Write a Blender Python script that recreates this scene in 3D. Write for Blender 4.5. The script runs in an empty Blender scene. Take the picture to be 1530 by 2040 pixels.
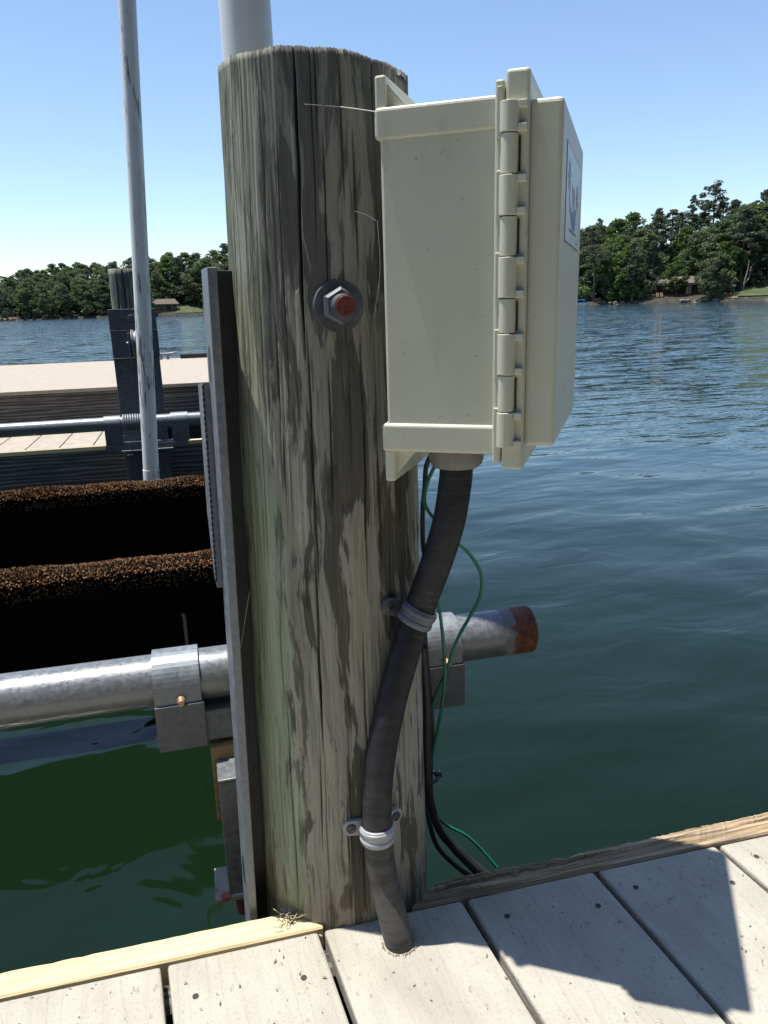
import bpy, bmesh, math, random
import numpy as np
from mathutils import Vector, Matrix
R = math.radians
random.seed(7); rng = np.random.default_rng(7)
sc = bpy.context.scene

# ------------------------------------------------------------------ camera, world, sun, exposure
CAM_H, PITCH, ROLL, YAW, FPX = 0.73, 15.3, 1.7, 19.6, 1502.0
_y, _p, _r = R(YAW), R(PITCH), R(ROLL)
FW = Vector((math.sin(_y)*math.cos(_p), math.cos(_y)*math.cos(_p), -math.sin(_p)))
_rt0 = Vector((math.cos(_y), -math.sin(_y), 0)); _up0 = _rt0.cross(FW)
RT = _rt0*math.cos(_r) - _up0*math.sin(_r); UP = _up0*math.cos(_r) + _rt0*math.sin(_r)
CAM = Vector((0, 0, CAM_H))
cd = bpy.data.cameras.new('camera'); co = bpy.data.objects.new('camera', cd); sc.collection.objects.link(co)
M = Matrix.Identity(4)
for i in range(3): M[i][0], M[i][1], M[i][2], M[i][3] = RT[i], UP[i], -FW[i], CAM[i]
co.matrix_world = M
cd.sensor_fit = 'VERTICAL'; cd.sensor_height = 36; cd.lens = FPX/2040*36; cd.clip_start = 0.02; cd.clip_end = 6000
sc.camera = co
SUN_AZ, SUN_EL = 305.5, 75.9          # azimuth clockwise from +Y
wd = bpy.data.worlds.new('World'); sc.world = wd; wd.use_nodes = True
wn = wd.node_tree; bg = wn.nodes['Background']
sk = wn.nodes.new('ShaderNodeTexSky'); sk.sky_type = 'NISHITA'; sk.sun_disc = False
sk.sun_elevation = R(SUN_EL); sk.sun_rotation = R(SUN_AZ); sk.air_density = 1.0; sk.dust_density = 0.25; sk.ozone_density = 2.6
wn.links.new(sk.outputs[0], bg.inputs[0]); bg.inputs[1].default_value = 0.12
sl = bpy.data.lights.new('sun', 'SUN'); sl.energy = 5.0; sl.angle = R(0.5); sl.color = (1, 0.955, 0.85)
so = bpy.data.objects.new('sun', sl); sc.collection.objects.link(so)
sdir = Vector((math.sin(R(SUN_AZ))*math.cos(R(SUN_EL)), math.cos(R(SUN_AZ))*math.cos(R(SUN_EL)), math.sin(R(SUN_EL))))
so.rotation_euler = sdir.to_track_quat('Z', 'Y').to_euler(); so.location = (0, 0, 20)
sc.view_settings.view_transform = 'Standard'; sc.view_settings.look = 'None'
sc.view_settings.exposure = 0.62; sc.view_settings.gamma = 1.0; sc.view_settings.use_curve_mapping = False

# ------------------------------------------------------------------ layout helpers (measuring where things stand)
def ray(px, py): return FW + RT*((px-765)/FPX) + UP*((1020-py)/FPX)
def onz(px, py, z):
    d = ray(px, py); return CAM + d*((z-CAM.z)/d.z)
LA = R(-5.8)                                    # dock edge and boat lift run along E, across along MM
E = Vector((math.cos(LA), math.sin(LA), 0)); MM = Vector((-math.sin(LA), math.cos(LA), 0))
def onm(px, py, k):
    d = ray(px, py); return CAM + d*((k-CAM.dot(MM))/d.dot(MM))
def um(u, m, z): return E*u + MM*m + Vector((0, 0, z))
def umof(p): return p.dot(E), p.dot(MM), p.z
def athd(px, py, hd):
    d = ray(px, py); return CAM + d*(hd/math.hypot(d.x, d.y))
ZW = -0.38                                      # water level

# ------------------------------------------------------------------ materials
def newmat(name):
    m = bpy.data.materials.new(name); m.use_nodes = True
    nt = m.node_tree; nt.nodes.clear()
    out = nt.nodes.new('ShaderNodeOutputMaterial'); b = nt.nodes.new('ShaderNodeBsdfPrincipled')
    nt.links.new(b.outputs[0], out.inputs[0]); return m, nt, b
class G:
    """small node helper"""
    def __init__(s, nt): s.nt = nt; s._c = nt.nodes.new('ShaderNodeTexCoord')
    def n(s, t, **kw):
        x = s.nt.nodes.new(t)
        for k, v in kw.items(): setattr(x, k, v)
        return x
    def l(s, a, b): s.nt.links.new(a, b)
    def put(s, sock, v):
        if hasattr(v, 'is_output'): s.l(v, sock)
        else: sock.default_value = v
    def co(s, scale=(1, 1, 1), rot=(0, 0, 0), kind='Object'):
        mp = s.n('ShaderNodeMapping'); s.l(s._c.outputs[kind], mp.inputs[0])
        mp.inputs['Scale'].default_value = scale; mp.inputs['Rotation'].default_value = rot; return mp.outputs[0]
    def noise(s, co, scale=5, detail=4, rough=0.55, dist=0.0):
        x = s.n('ShaderNodeTexNoise'); s.l(co, x.inputs['Vector'])
        x.inputs['Scale'].default_value = scale; x.inputs['Detail'].default_value = detail
        x.inputs['Roughness'].default_value = rough; x.inputs['Distortion'].default_value = dist; return x.outputs[0]
    def wave(s, co, scale=5, dist=2, detail=2, dscale=1, axis='X'):
        x = s.n('ShaderNodeTexWave', bands_direction=axis); s.l(co, x.inputs['Vector'])
        x.inputs['Scale'].default_value = scale; x.inputs['Distortion'].default_value = dist
        x.inputs['Detail'].default_value = detail; x.inputs['Detail Scale'].default_value = dscale; return x.outputs[1]
    def voro(s, co, scale=5, feature='F1', out=0):
        x = s.n('ShaderNodeTexVoronoi', feature=feature); s.l(co, x.inputs['Vector']); x.inputs['Scale'].default_value = scale; return x.outputs[out]
    def step(s, v, a, b, lo=0.0, hi=1.0):
        x = s.n('ShaderNodeMapRange', interpolation_type='SMOOTHSTEP'); s.put(x.inputs[0], v)
        for i, q in zip((1, 2, 3, 4), (a, b, lo, hi)): x.inputs[i].default_value = q
        return x.outputs[0]
    def mix(s, f, a, b, mode='MIX'):
        x = s.n('ShaderNodeMix', data_type='RGBA', blend_type=mode); s.put(x.inputs[0], f)
        for sock, v in ((x.inputs[6], a), (x.inputs[7], b)):
            if hasattr(v, 'is_output'): s.l(v, sock)
            else: sock.default_value = (*v, 1)
        return x.outputs[2]
    def math(s, op, a, b=0.0, c=None):
        x = s.n('ShaderNodeMath', operation=op); s.put(x.inputs[0], a); s.put(x.inputs[1], b)
        if c is not None: s.put(x.inputs[2], c)
        return x.outputs[0]
    def sep(s, v):
        x = s.n('ShaderNodeSeparateXYZ'); s.l(v, x.inputs[0]); return x.outputs
    def bump(s, h, dist=0.002, strength=1.0, normal=None):
        x = s.n('ShaderNodeBump'); s.l(h, x.inputs['Height']); x.inputs['Distance'].default_value = dist; x.inputs['Strength'].default_value = strength
        if normal is not None: s.l(normal, x.inputs['Normal'])
        return x.outputs[0]
    def rand(s): return s.n('ShaderNodeObjectInfo').outputs['Random']
MAT = {}
def simple(name, col, rough=0.5, metal=0.0, var=0.25, scale=30, bump=0.0, spec=None, stretch=(1, 1, 1)):
    m, nt, b = newmat(name); g = G(nt)
    c = g.noise(g.co(stretch), scale, 5, 0.6)
    g.l(g.mix(g.step(c, 0.3, 0.7), tuple(x*(1-var) for x in col), tuple(min(1, x*(1+var)) for x in col)), b.inputs['Base Color'])
    b.inputs['Roughness'].default_value = rough; b.inputs['Metallic'].default_value = metal
    if spec is not None: b.inputs['Specular IOR Level'].default_value = spec
    if bump: g.l(g.bump(c, bump), b.inputs['Normal'])
    MAT[name] = m; return m

# weathered round timber
def pile_mat(name, dark=0.0):
    m, nt, b = newmat(name); g = G(nt)
    o = g.co((1, 1, 1)); x, y, z = g.sep(o)
    # warp so that stains wander
    wob = g.n('ShaderNodeVectorMath', operation='ADD'); g.l(o, wob.inputs[0])
    wn_ = g.n('ShaderNodeTexNoise'); g.l(g.co((1, 1, .5)), wn_.inputs['Vector']); wn_.inputs['Scale'].default_value = 9
    sc_ = g.n('ShaderNodeVectorMath', operation='SCALE'); g.l(wn_.outputs[1], sc_.inputs[0]); sc_.inputs['Scale'].default_value = 0.035
    g.l(sc_.outputs[0], wob.inputs[1])
    def st(scale):
        mp = g.n('ShaderNodeMapping'); g.l(wob.outputs[0], mp.inputs[0]); mp.inputs['Scale'].default_value = scale; return mp.outputs[0]
    fine = g.noise(st((1, 1, .022)), 330, 5, .7)
    grain = g.noise(st((1, 1, .05)), 70, 5, .6)
    p1 = g.noise(st((1, 1, .125)), 40, 5, .58, .4)
    p2 = g.noise(st((1, 1, .13)), 50, 6, .65, .3)
    p3 = g.noise(st((1, 1, .3)), 9, 4, .6)
    zt = g.step(z, .45, .95)                        # the upper end is weathered darker
    base = g.mix(g.step(grain, .3, .7), (.27, .26, .215), (.405, .395, .325))
    base = g.mix(g.step(p3, .42, .62), base, (.36, .345, .30))
    thr = g.math('ADD', p1, g.math('MULTIPLY', zt, .055))
    thr = g.math('ADD', thr, dark)
    base = g.mix(g.math('MULTIPLY', g.step(thr, .520, .556), .82), base, (.060, .053, .043))
    base = g.mix(g.math('MULTIPLY', g.step(p2, .575, .62), .70), base, (.055, .05, .04))
    base = g.mix(g.math('MULTIPLY', zt, .52), base, (.125, .134, .142))
    # paler green over the left side, its border ragged along the grain
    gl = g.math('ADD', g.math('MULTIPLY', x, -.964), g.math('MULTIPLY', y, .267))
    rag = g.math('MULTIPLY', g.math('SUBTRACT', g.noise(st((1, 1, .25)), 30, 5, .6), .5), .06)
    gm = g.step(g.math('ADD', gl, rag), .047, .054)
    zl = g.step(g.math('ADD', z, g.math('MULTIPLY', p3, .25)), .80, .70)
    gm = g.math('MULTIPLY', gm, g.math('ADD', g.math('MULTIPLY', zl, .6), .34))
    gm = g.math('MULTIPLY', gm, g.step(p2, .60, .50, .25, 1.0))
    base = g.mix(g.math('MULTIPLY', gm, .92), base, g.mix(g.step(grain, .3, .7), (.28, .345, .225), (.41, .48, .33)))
    lo = g.math('MULTIPLY', g.step(g.math('ADD', z, g.math('MULTIPLY', p1, .12)), .20, .02), .45)
    base = g.mix(lo, base, (.24, .19, .125))
    base = g.mix(g.math('MULTIPLY', g.step(fine, .48, .36), .42), base, (.085, .078, .065))
    base = g.mix(g.math('MULTIPLY', g.step(fine, .56, .68), .2), base, (.46, .45, .41))
    g.l(base, b.inputs['Base Color']); b.inputs['Roughness'].default_value = .88; b.inputs['Specular IOR Level'].default_value = .2
    h = g.math('ADD', g.math('MULTIPLY', fine, .6), g.math('ADD', grain, g.math('MULTIPLY', g.step(thr, .515, .555), -.25)))
    g.l(g.bump(h, .0035, .9), b.inputs['Normal']); MAT[name] = m
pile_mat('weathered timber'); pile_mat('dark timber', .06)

# composite deck board (grain along local Y)
def deck_mat(name, a, c, grain=1.0):
    m, nt, b = newmat(name); g = G(nt)
    rnd = g.rand(); off = g.n('ShaderNodeVectorMath', operation='ADD'); g.l(g.co(), off.inputs[0])
    cmb = g.n('ShaderNodeCombineXYZ'); g.l(g.math('MULTIPLY', rnd, 7.0), cmb.inputs[0]); g.l(g.math('MULTIPLY', rnd, 13.0), cmb.inputs[1]); g.l(cmb.outputs[0], off.inputs[1])
    def st(s):
        mp = g.n('ShaderNodeMapping'); g.l(off.outputs[0], mp.inputs[0]); mp.inputs['Scale'].default_value = s; return mp.outputs[0]
    gr = g.wave(st((1, .11, 1)), 15, 16, 3, 1.0, 'X')
    fi = g.noise(st((1, .12, 1)), 300, 4, .7)
    sp = g.noise(st((1, .8, 1)), 300, 4, .75)
    mo = g.noise(st((1, .5, 1)), 14, 5, .6)
    pit = g.step(g.voro(st((1, .7, 1)), 95), .20, .12)
    pm = g.step(g.noise(st((1, 1, 1)), 30, 2), .47, .60)
    pit = g.math('MULTIPLY', pit, pm)
    col = g.mix(g.step(mo, .3, .7), a, c)
    col = g.mix(g.math('MULTIPLY', g.step(gr, .80, .97), .05*grain), col, tuple(x*.45 for x in a))
    col = g.mix(g.math('MULTIPLY', g.step(sp, .54, .66), .42), col, tuple(x*.5 for x in a))
    col = g.mix(g.math('MULTIPLY', g.step(fi, .60, .75), .3), col, tuple(min(1, x*1.35) for x in c))
    col = g.mix(g.math('MULTIPLY', pit, .22), col, tuple(x*.4 for x in a))
    col = g.mix(g.math('MULTIPLY', g.step(g.noise(st((1, 1, 1)), 5, 3), .52, .7), .25), col, tuple(x*.62 for x in a))
    g.l(col, b.inputs['Base Color']); b.inputs['Roughness'].default_value = .82; b.inputs['Specular IOR Level'].default_value = .25
    h = g.math('ADD', g.math('MULTIPLY', g.step(gr, .7, .98), -.28*grain), g.math('ADD', g.math('MULTIPLY', fi, .5), g.math('ADD', g.math('MULTIPLY', sp, .5), g.math('MULTIPLY', pit, -.8))))
    g.l(g.bump(h, .0016, .8), b.inputs['Normal']); MAT[name] = m
deck_mat('composite board', (.345, .322, .278), (.42, .396, .345))
deck_mat('far composite board', (.33, .285, .235), (.40, .35, .295), .3)
simple('far tan board', (.34, .295, .245), .85, 0, .12, 40)

# sawn lumber, grain along local X
def lumber(name, a, c, d, rings=30, rough=.8, wear=0.0):
    m, nt, b = newmat(name); g = G(nt)
    w = g.wave(g.co((.06, 1, 1), (R(38), 0, 0)), rings, 6, 3, 1.5, 'Y'); w2 = g.noise(g.co((.03, 1, 1)), 240, 3, .6); w3 = g.noise(g.co((.3, 1, 1)), 16, 4, .6)
    col = g.mix(g.step(w, .35, .9), a, c); col = g.mix(g.math('MULTIPLY', g.step(w2, .45, .7), .35), col, d)
    col = g.mix(g.math('MULTIPLY', g.step(w3, .48, .66), .45+wear), col, d)
    g.l(col, b.inputs['Base Color']); b.inputs['Roughness'].default_value = rough; b.inputs['Specular IOR Level'].default_value = .25
    g.l(g.bump(g.math('ADD', g.math('MULTIPLY', w, .5), w2), .002, .8), b.inputs['Normal']); MAT[name] = m
lumber('fresh yellow lumber', (.60, .49, .30), (.66, .56, .37), (.54, .40, .21), 26)
lumber('weathered lumber', (.40, .30, .19), (.48, .37, .25), (.20, .175, .15), 60, wear=.2)
lumber('grey lumber', (.06, .057, .055), (.17, .16, .15), (.05, .047, .045), 22)
lumber('tan lumber', (.24, .17, .09), (.30, .22, .12), (.18, .13, .075), 30)

# galvanised steel with spangle
def galv(name, a, c, rough, metal, sp=28, rust=0.0):
    m, nt, b = newmat(name); g = G(nt)
    v = g.voro(g.co((1, 1, 1)), sp, 'F1', 1); vv = g.sep(v)[0]
    n1 = g.noise(g.co(), 90, 6, .7); n2 = g.noise(g.co((.25, 1, 1)), 210, 4, .65)
    f = g.math('ADD', g.math('MULTIPLY', vv, .3), g.math('MULTIPLY', n1, .7))
    col = g.mix(g.step(f, .25, .75), a, c)
    col = g.mix(g.math('MULTIPLY', g.step(n2, .57, .68), .4), col, tuple(x*.6 for x in a))
    if rust: col = g.mix(g.math('MULTIPLY', g.step(g.noise(g.co(), 12, 4, .7), .58, .66), rust), col, (.16, .06, .025))
    g.l(col, b.inputs['Base Color']); b.inputs['Metallic'].default_value = metal
    g.l(g.step(f, .2, .8, rough-.08, rough+.12), b.inputs['Roughness'])
    g.l(g.bump(n2, .0005, .5), b.inputs['Normal']); MAT[name] = m
galv('galvanised pipe', (.15, .16, .175), (.205, .215, .235), .36, .4, 220)
galv('galvanised steel', (.15, .168, .195), (.22, .242, .272), .50, .45, 130)
galv('dark galvanised steel', (.075, .083, .098), (.14, .153, .172), .55, .4, 110)
simple('leg shade and weld steel', (.018, .021, .023), .6, 0, .3, 40)  # galvanised short leg's deep shade painted in as near-black; weld bead shares it
simple('zinc washer', (.10, .11, .125), .55, .35, .2, 80)
simple('rusty steel', (.13, .036, .022), .8, .15, .5, 70, .0008)
m, nt, b = newmat('rusted pipe end'); g = G(nt)
xx = g.sep(g.co())[0]; n1 = g.noise(g.co(), 75, 5, .65); n2 = g.noise(g.co(), 210, 4, .7)
col = g.mix(g.step(n1, .35, .65), (.055, .017, .013), (.19, .062, .03)); col = g.mix(g.math('MULTIPLY', g.step(n2, .55, .7), .5), col, (.28, .11, .05))
col = g.mix(g.step(g.math('ADD', xx, g.math('MULTIPLY', g.math('SUBTRACT', n1, .5), .05)), -.040, -.033), (.17, .18, .195), col)
g.l(col, b.inputs['Base Color']); b.inputs['Roughness'].default_value = .8; g.l(g.bump(n2, .0012, .8), b.inputs['Normal']); MAT['rusted pipe end'] = m
simple('rusty bolt', (.15, .032, .026), .6, .3, .45, 260, .0006)
simple('coppery bolt', (.34, .22, .15), .5, .5, .3, 200)
# painted plate with rust spots
m, nt, b = newmat('rust spotted plate'); g = G(nt)
v = g.voro(g.co(), 34); n = g.noise(g.co(), 60, 4, .6)
col = g.mix(g.step(n, .3, .7), (.20, .165, .13), (.28, .235, .19))
col = g.mix(g.step(g.math('ADD', v, g.math('MULTIPLY', n, .3)), .46, .40), col, (.28, .05, .04))
g.l(col, b.inputs['Base Color']); b.inputs['Roughness'].default_value = .7; MAT['rust spotted plate'] = m

# moulded beige polycarbonate
m, nt, b = newmat('beige plastic'); g = G(nt)
n1 = g.noise(g.co(), 6, 4, .6); n2 = g.noise(g.co(), 420, 2, .6); n3 = g.noise(g.co((1, 1, .25)), 40, 5, .65)
col = g.mix(g.step(n1, .3, .7), (.56, .562, .46), (.61, .61, .495))
col = g.mix(g.math('MULTIPLY', g.step(n3, .56, .78), .32), col, (.36, .33, .25))
col = g.mix(g.math('MULTIPLY', g.step(g.noise(g.co(), 150, 2), .70, .76), .5), col, (.30, .25, .17))
g.l(col, b.inputs['Base Color']); b.inputs['Roughness'].default_value = .42; g.l(g.bump(n2, .0003, .6), b.inputs['Normal']); MAT['beige plastic'] = m

simple('white pvc', (.85, .85, .86), .35, 0, .06, 8)
m, nt, b = newmat('scuffed white pipe'); g = G(nt)
sc1 = g.math('MULTIPLY', g.step(g.noise(g.co((1, 1, .14)), 70, 5, .7), .52, .58), g.step(g.noise(g.co((1, 1, .18)), 17, 3, .6), .46, .54))
col = g.mix(g.math('MULTIPLY', sc1, .85), g.mix(g.noise(g.co(), 7), (.80, .79, .755), (.85, .84, .80)), (.09, .09, .09))
g.l(col, b.inputs['Base Color']); b.inputs['Roughness'].default_value = .4; MAT['scuffed white pipe'] = m
# ribbed grey liquid-tight conduit
m, nt, b = newmat('grey conduit'); g = G(nt)
n1 = g.noise(g.co(), 40, 4, .6); n2 = g.noise(g.co((1, 1, 5)), 22, 3, .6)
col = g.mix(g.step(n2, .35, .65), (.0105, .0115, .0175), (.019, .020, .027)); col = g.mix(g.math('MULTIPLY', g.step(n1, .55, .75), .25), col, (.035, .035, .038))
czz = g.sep(g.co())[2]
col = g.mix(g.math('MULTIPLY', g.step(g.math('ADD', czz, g.math('MULTIPLY', n1, .15)), .33, .10), g.step(n2, .25, .6, .35, .9)), col, (.105, .102, .097))  # dust low down, with the box's shade over the upper length painted in
g.l(col, b.inputs['Base Color']); b.inputs['Roughness'].default_value = .55; b.inputs['Specular IOR Level'].default_value = .3; MAT['grey conduit'] = m
simple('grey fitting', (.17, .165, .16), .45, 0, .12, 60)
simple('grey strap plastic', (.34, .35, .375), .38, 0, .08, 60)
simple('conduit print', (.05, .05, .055), .6, 0, .1)
simple('black rubber', (.018, .019, .022), .5, 0, .3, 60)
simple('black metal', (.015, .015, .016), .5, 0, .3, 60)
simple('green insulation', (.006, .16, .10), .35, 0, .15, 30)
simple('zinc screw', (.10, .10, .105), .5, .4, .3, 300)
simple('screw hole', (.05, .042, .035), .9, 0, .4, 300)
simple('sticker white', (.66, .74, .80), .4, 0, .04)
simple('sticker blue', (.02, .045, .20), .4, 0, .15, 60)
simple('sticker green', (.03, .12, .14), .4, 0, .2, 60)
simple('cobweb', (.75, .75, .75), .5, 0, .1)
simple('dry debris', (.34, .30, .22), .9, 0, .4, 200)
simple('bunk shade black', (.006, .005, .004), .95, 0, .4, 200, spec=.05)  # brown carpet sides of the bunks, their full shade put into the colour
m, nt, b = newmat('brown carpet'); g = G(nt)
n1 = g.noise(g.co(), 130, 3, .7); n2 = g.noise(g.co(), 9, 4, .6)
col = g.mix(g.step(n1, .35, .65), (.05, .026, .013), (.27, .16, .09)); col = g.mix(g.math('MULTIPLY', g.step(n2, .55, .7), .5), col, (.30, .12, .055))
g.l(col, b.inputs['Base Color']); b.inputs['Roughness'].default_value = .95; b.inputs['Specular IOR Level'].default_value = .05; MAT['brown carpet'] = m

# lake water
m, nt, b = newmat('lake water'); g = G(nt)
o = g.co(); gx, gy, gz = g.sep(o)
dist = g.math('POWER', g.math('ADD', g.math('MULTIPLY', gx, gx), g.math('MULTIPLY', gy, gy)), .5)
wind = g.step(dist, 4.0, 9.0)
RZ = (0, 0, R(14))
w1 = g.noise(g.co((.55, 1, 1), RZ), 1.7, 2, .45, .3)
w2 = g.noise(g.co((.32, 1, 1), RZ), 5.0, 3, .5, .6)
w3 = g.noise(g.co((.5, 1, 1), RZ), 15.0, 2, .5, .2)
gust = g.step(g.noise(g.co((.25, 1, 1), RZ), .16, 3, .5), .35, .65, .55, 1.25)
h = g.math('ADD', g.math('MULTIPLY', w1, .040), g.math('MULTIPLY', g.math('MULTIPLY', w2, gust), g.math('MULTIPLY', g.math('ADD', wind, .08), .018)))
h = g.math('ADD', h, g.math('MULTIPLY', g.math('MULTIPLY', w3, g.math('ADD', wind, .012)), .0055))
h = g.math('ADD', h, g.math('MULTIPLY', g.noise(g.co((.6, 1, 1), RZ), 5.5, 2, .5, .8), .0050))
near_g = g.mix(g.step(dist, 1.5, 8), (.0038, .0112, .0042), (.020, .047, .062))  # bluer and paler with distance: sky reflection put into the base colour
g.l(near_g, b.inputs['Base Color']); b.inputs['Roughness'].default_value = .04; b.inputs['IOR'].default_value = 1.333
def slopes(co_, scale, kx, ky, mask):
    t_ = g.n('ShaderNodeTexNoise'); g.l(co_, t_.inputs['Vector']); t_.inputs['Scale'].default_value = scale; t_.inputs['Detail'].default_value = 3; t_.inputs['Roughness'].default_value = .55; t_.inputs['Distortion'].default_value = .5
    q_ = g.sep(t_.outputs[1]); c_ = g.n('ShaderNodeCombineXYZ')
    g.l(g.math('MULTIPLY', g.math('MULTIPLY', g.math('SUBTRACT', q_[0], .5), kx), mask), c_.inputs[0]); g.l(g.math('MULTIPLY', g.math('MULTIPLY', g.math('SUBTRACT', q_[1], .5), ky), mask), c_.inputs[1]); return c_.outputs[0]
def vadd(a_, b_):
    v_ = g.n('ShaderNodeVectorMath', operation='ADD'); g.l(a_, v_.inputs[0]); g.l(b_, v_.inputs[1]); return v_.outputs[0]
wmask = g.math('MULTIPLY', g.step(dist, 5.0, 16.0), gust)
nv2 = vadd(g.bump(h, 1.0, 1.0), vadd(slopes(g.co((.30, 1, 1), RZ), 4.2, .55, 1.25, wmask), slopes(g.co((.5, 1, 1), RZ), 13.0, .4, .7, wmask)))
vn = g.n('ShaderNodeVectorMath', operation='NORMALIZE'); g.l(nv2, vn.inputs[0]); g.l(vn.outputs[0], b.inputs['Normal']); MAT['lake water'] = m

# land and foliage
simple('forest floor', (.030, .026, .018), .95, 0, .5, .6)
simple('lawn grass', (.052, .07, .025), .95, 0, .35, .5)
simple('red clay bank', (.13, .09, .06), .95, 0, .35, 1.2)
simple('bark', (.085, .068, .055), .9, 0, .4, 3, stretch=(1, 1, .2))
simple('pale bark', (.20, .18, .155), .9, 0, .3, 3)
def leafmat(name, a, c, hue=.25):
    m, nt, b = newmat(name); g = G(nt)
    r = g.rand(); n = g.noise(g.co(kind='Object'), .9, 3, .6)
    col = g.mix(g.step(n, .3, .7), a, c); col = g.mix(g.math('MULTIPLY', r, hue), col, tuple(x*.45 for x in a))
    g.l(col, b.inputs['Base Color']); b.inputs['Roughness'].default_value = .75; b.inputs['Specular IOR Level'].default_value = .2
    t = g.n('ShaderNodeBsdfTranslucent'); g.l(col, t.inputs[0]); mx = g.n('ShaderNodeMixShader'); mx.inputs[0].default_value = .3
    g.l(b.outputs[0], mx.inputs[1]); g.l(t.outputs[0], mx.inputs[2])
    g.l(mx.outputs[0], [q for q in nt.nodes if q.type == 'OUTPUT_MATERIAL'][0].inputs[0]); MAT[name] = m
leafmat('pine needles', (.080, .106, .070), (.126, .154, .092), .3)  # leaf colours lifted and greyed to carry the far shore's slight haze
leafmat('oak leaves', (.102, .142, .068), (.164, .21, .097), .35)
leafmat('bright leaves', (.085, .14, .035), (.13, .20, .055), .3)
simple('house roof', (.11, .09, .07), .9, 0, .2, 2); simple('house wall', (.16, .12, .085), .9, 0, .2, 2)
simple('dark house wall', (.055, .03, .025), .9, 0, .2, 2); simple('window glass', (.03, .035, .04), .15, 0, .1)
simple('blue canvas', (.05, .20, .48), .7, 0, .1); simple('white gelcoat', (.75, .75, .73), .3, 0, .05); simple('stone', (.13, .12, .105), .9, 0, .4, 2)

# ------------------------------------------------------------------ mesh helpers
class MB:
    def __init__(s): s.v = []; s.f = []; s.sm = []
    def add(s, vs, fs, smooth=False):
        k = len(s.v); s.v += [tuple(v) for v in vs]; s.f += [tuple(i+k for i in f) for f in fs]; s.sm += [smooth]*len(fs); return s
    def box(s, x0, x1, y0, y1, z0, z1, bev=0.0, seg=2):
        if bev <= 0:
            vs = [(x, y, z) for z in (z0, z1) for y in (y0, y1) for x in (x0, x1)]
            return s.add(vs, [(0, 2, 3, 1), (4, 5, 7, 6), (0, 1, 5, 4), (2, 6, 7, 3), (0, 4, 6, 2), (1, 3, 7, 5)])
        bm = bmesh.new(); bmesh.ops.create_cube(bm, size=1)
        for v in bm.verts: v.co = ((x0+x1)/2+v.co.x*(x1-x0), (y0+y1)/2+v.co.y*(y1-y0), (z0+z1)/2+v.co.z*(z1-z0))
        bmesh.ops.bevel(bm, geom=bm.edges[:], offset=bev, segments=seg, profile=.5, affect='EDGES', clamp_overlap=True)
        return s.bm(bm)
    def bm(s, bm):
        bm.verts.ensure_lookup_table(); bm.verts.index_update()
        s.add([v.co[:] for v in bm.verts], [[v.index for v in f.verts] for f in bm.faces]); bm.free(); return s
    def prism(s, poly, z0, z1, bev=0.0):
        """vertical prism from a ccw polygon (x,y)"""
        bm = bmesh.new(); vs = [bm.verts.new((x, y, z0)) for x, y in poly]; f = bm.faces.new(vs)
        r = bmesh.ops.extrude_face_region(bm, geom=[f]); 
        for q in r['geom']:
            if isinstance(q, bmesh.types.BMVert): q.co.z = z1
        bmesh.ops.recalc_face_normals(bm, faces=bm.faces[:])
        if bev: bmesh.ops.bevel(bm, geom=bm.edges[:], offset=bev, segments=2, profile=.5, affect='EDGES', clamp_overlap=True)
        return s.bm(bm)
    def tube(s, pts, rad, seg=16, cap=True, smooth=True, closed=False):
        P = [Vector(p) for p in pts]; n = len(P); rad = rad if hasattr(rad, '__len__') else [rad]*n
        T = []
        for i in range(n):
            a = P[i-1] if (i > 0 or closed) else P[i]; c = P[(i+1) % n] if (i < n-1 or closed) else P[i]; T.append((c-a).normalized())
        ref = Vector((0, 0, 1)) if abs(T[0].z) < .9 else Vector((1, 0, 0))
        N = (ref - T[0]*ref.dot(T[0])).normalized(); vs = []
        for i in range(n):
            N = (N - T[i]*N.dot(T[i])).normalized(); B = T[i].cross(N)
            for j in range(seg):
                t = 2*math.pi*j/seg; vs.append(P[i] + (N*math.cos(t)+B*math.sin(t))*rad[i])
        fs = []
        for i in range(n if closed else n-1):
            for j in range(seg):
                a, b_ = i*seg+j, i*seg+(j+1) % seg; c_, d = ((i+1) % n)*seg+(j+1) % seg, ((i+1) % n)*seg+j; fs.append((a, b_, c_, d))
        s.add(vs, fs, smooth)
        if cap and not closed:
            s.add([vs[j] for j in range(seg)], [tuple(range(seg))[::-1]]); s.add([vs[(n-1)*seg+j] for j in range(seg)], [tuple(range(seg))])
        return s
    def cyl(s, a, b, r, r2=None, seg=20): return s.tube([a, b], [r, r if r2 is None else r2], seg)
    def build(s, name, mat, parent=None, loc=None):
        me = bpy.data.meshes.new(name); me.from_pydata(s.v, [], s.f); me.update()
        me.polygons.foreach_set('use_smooth', s.sm); me.materials.append(MAT[mat])
        o = bpy.data.objects.new(name, me); sc.collection.objects.link(o)
        if parent is not None: o.parent = parent
        if loc is not None: o.location = loc
        return o
def tag(o, label=None, cat=None, group=None, kind=None):
    for k, v in (('label', label), ('category', cat), ('group', group), ('kind', kind)):
        if v: o[k] = v
    return o
def thing(name, label, cat, loc=(0, 0, 0), rz=0.0, group=None):
    o = bpy.data.objects.new(name, None); sc.collection.objects.link(o); o.empty_display_size = .05
    o.location = loc; o.rotation_euler = (0, 0, rz); return tag(o, label, cat, group)
def lift(name, label, cat, u, m, z, group=None): return thing(name, label, cat, um(u, m, z), LA, group)
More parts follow.
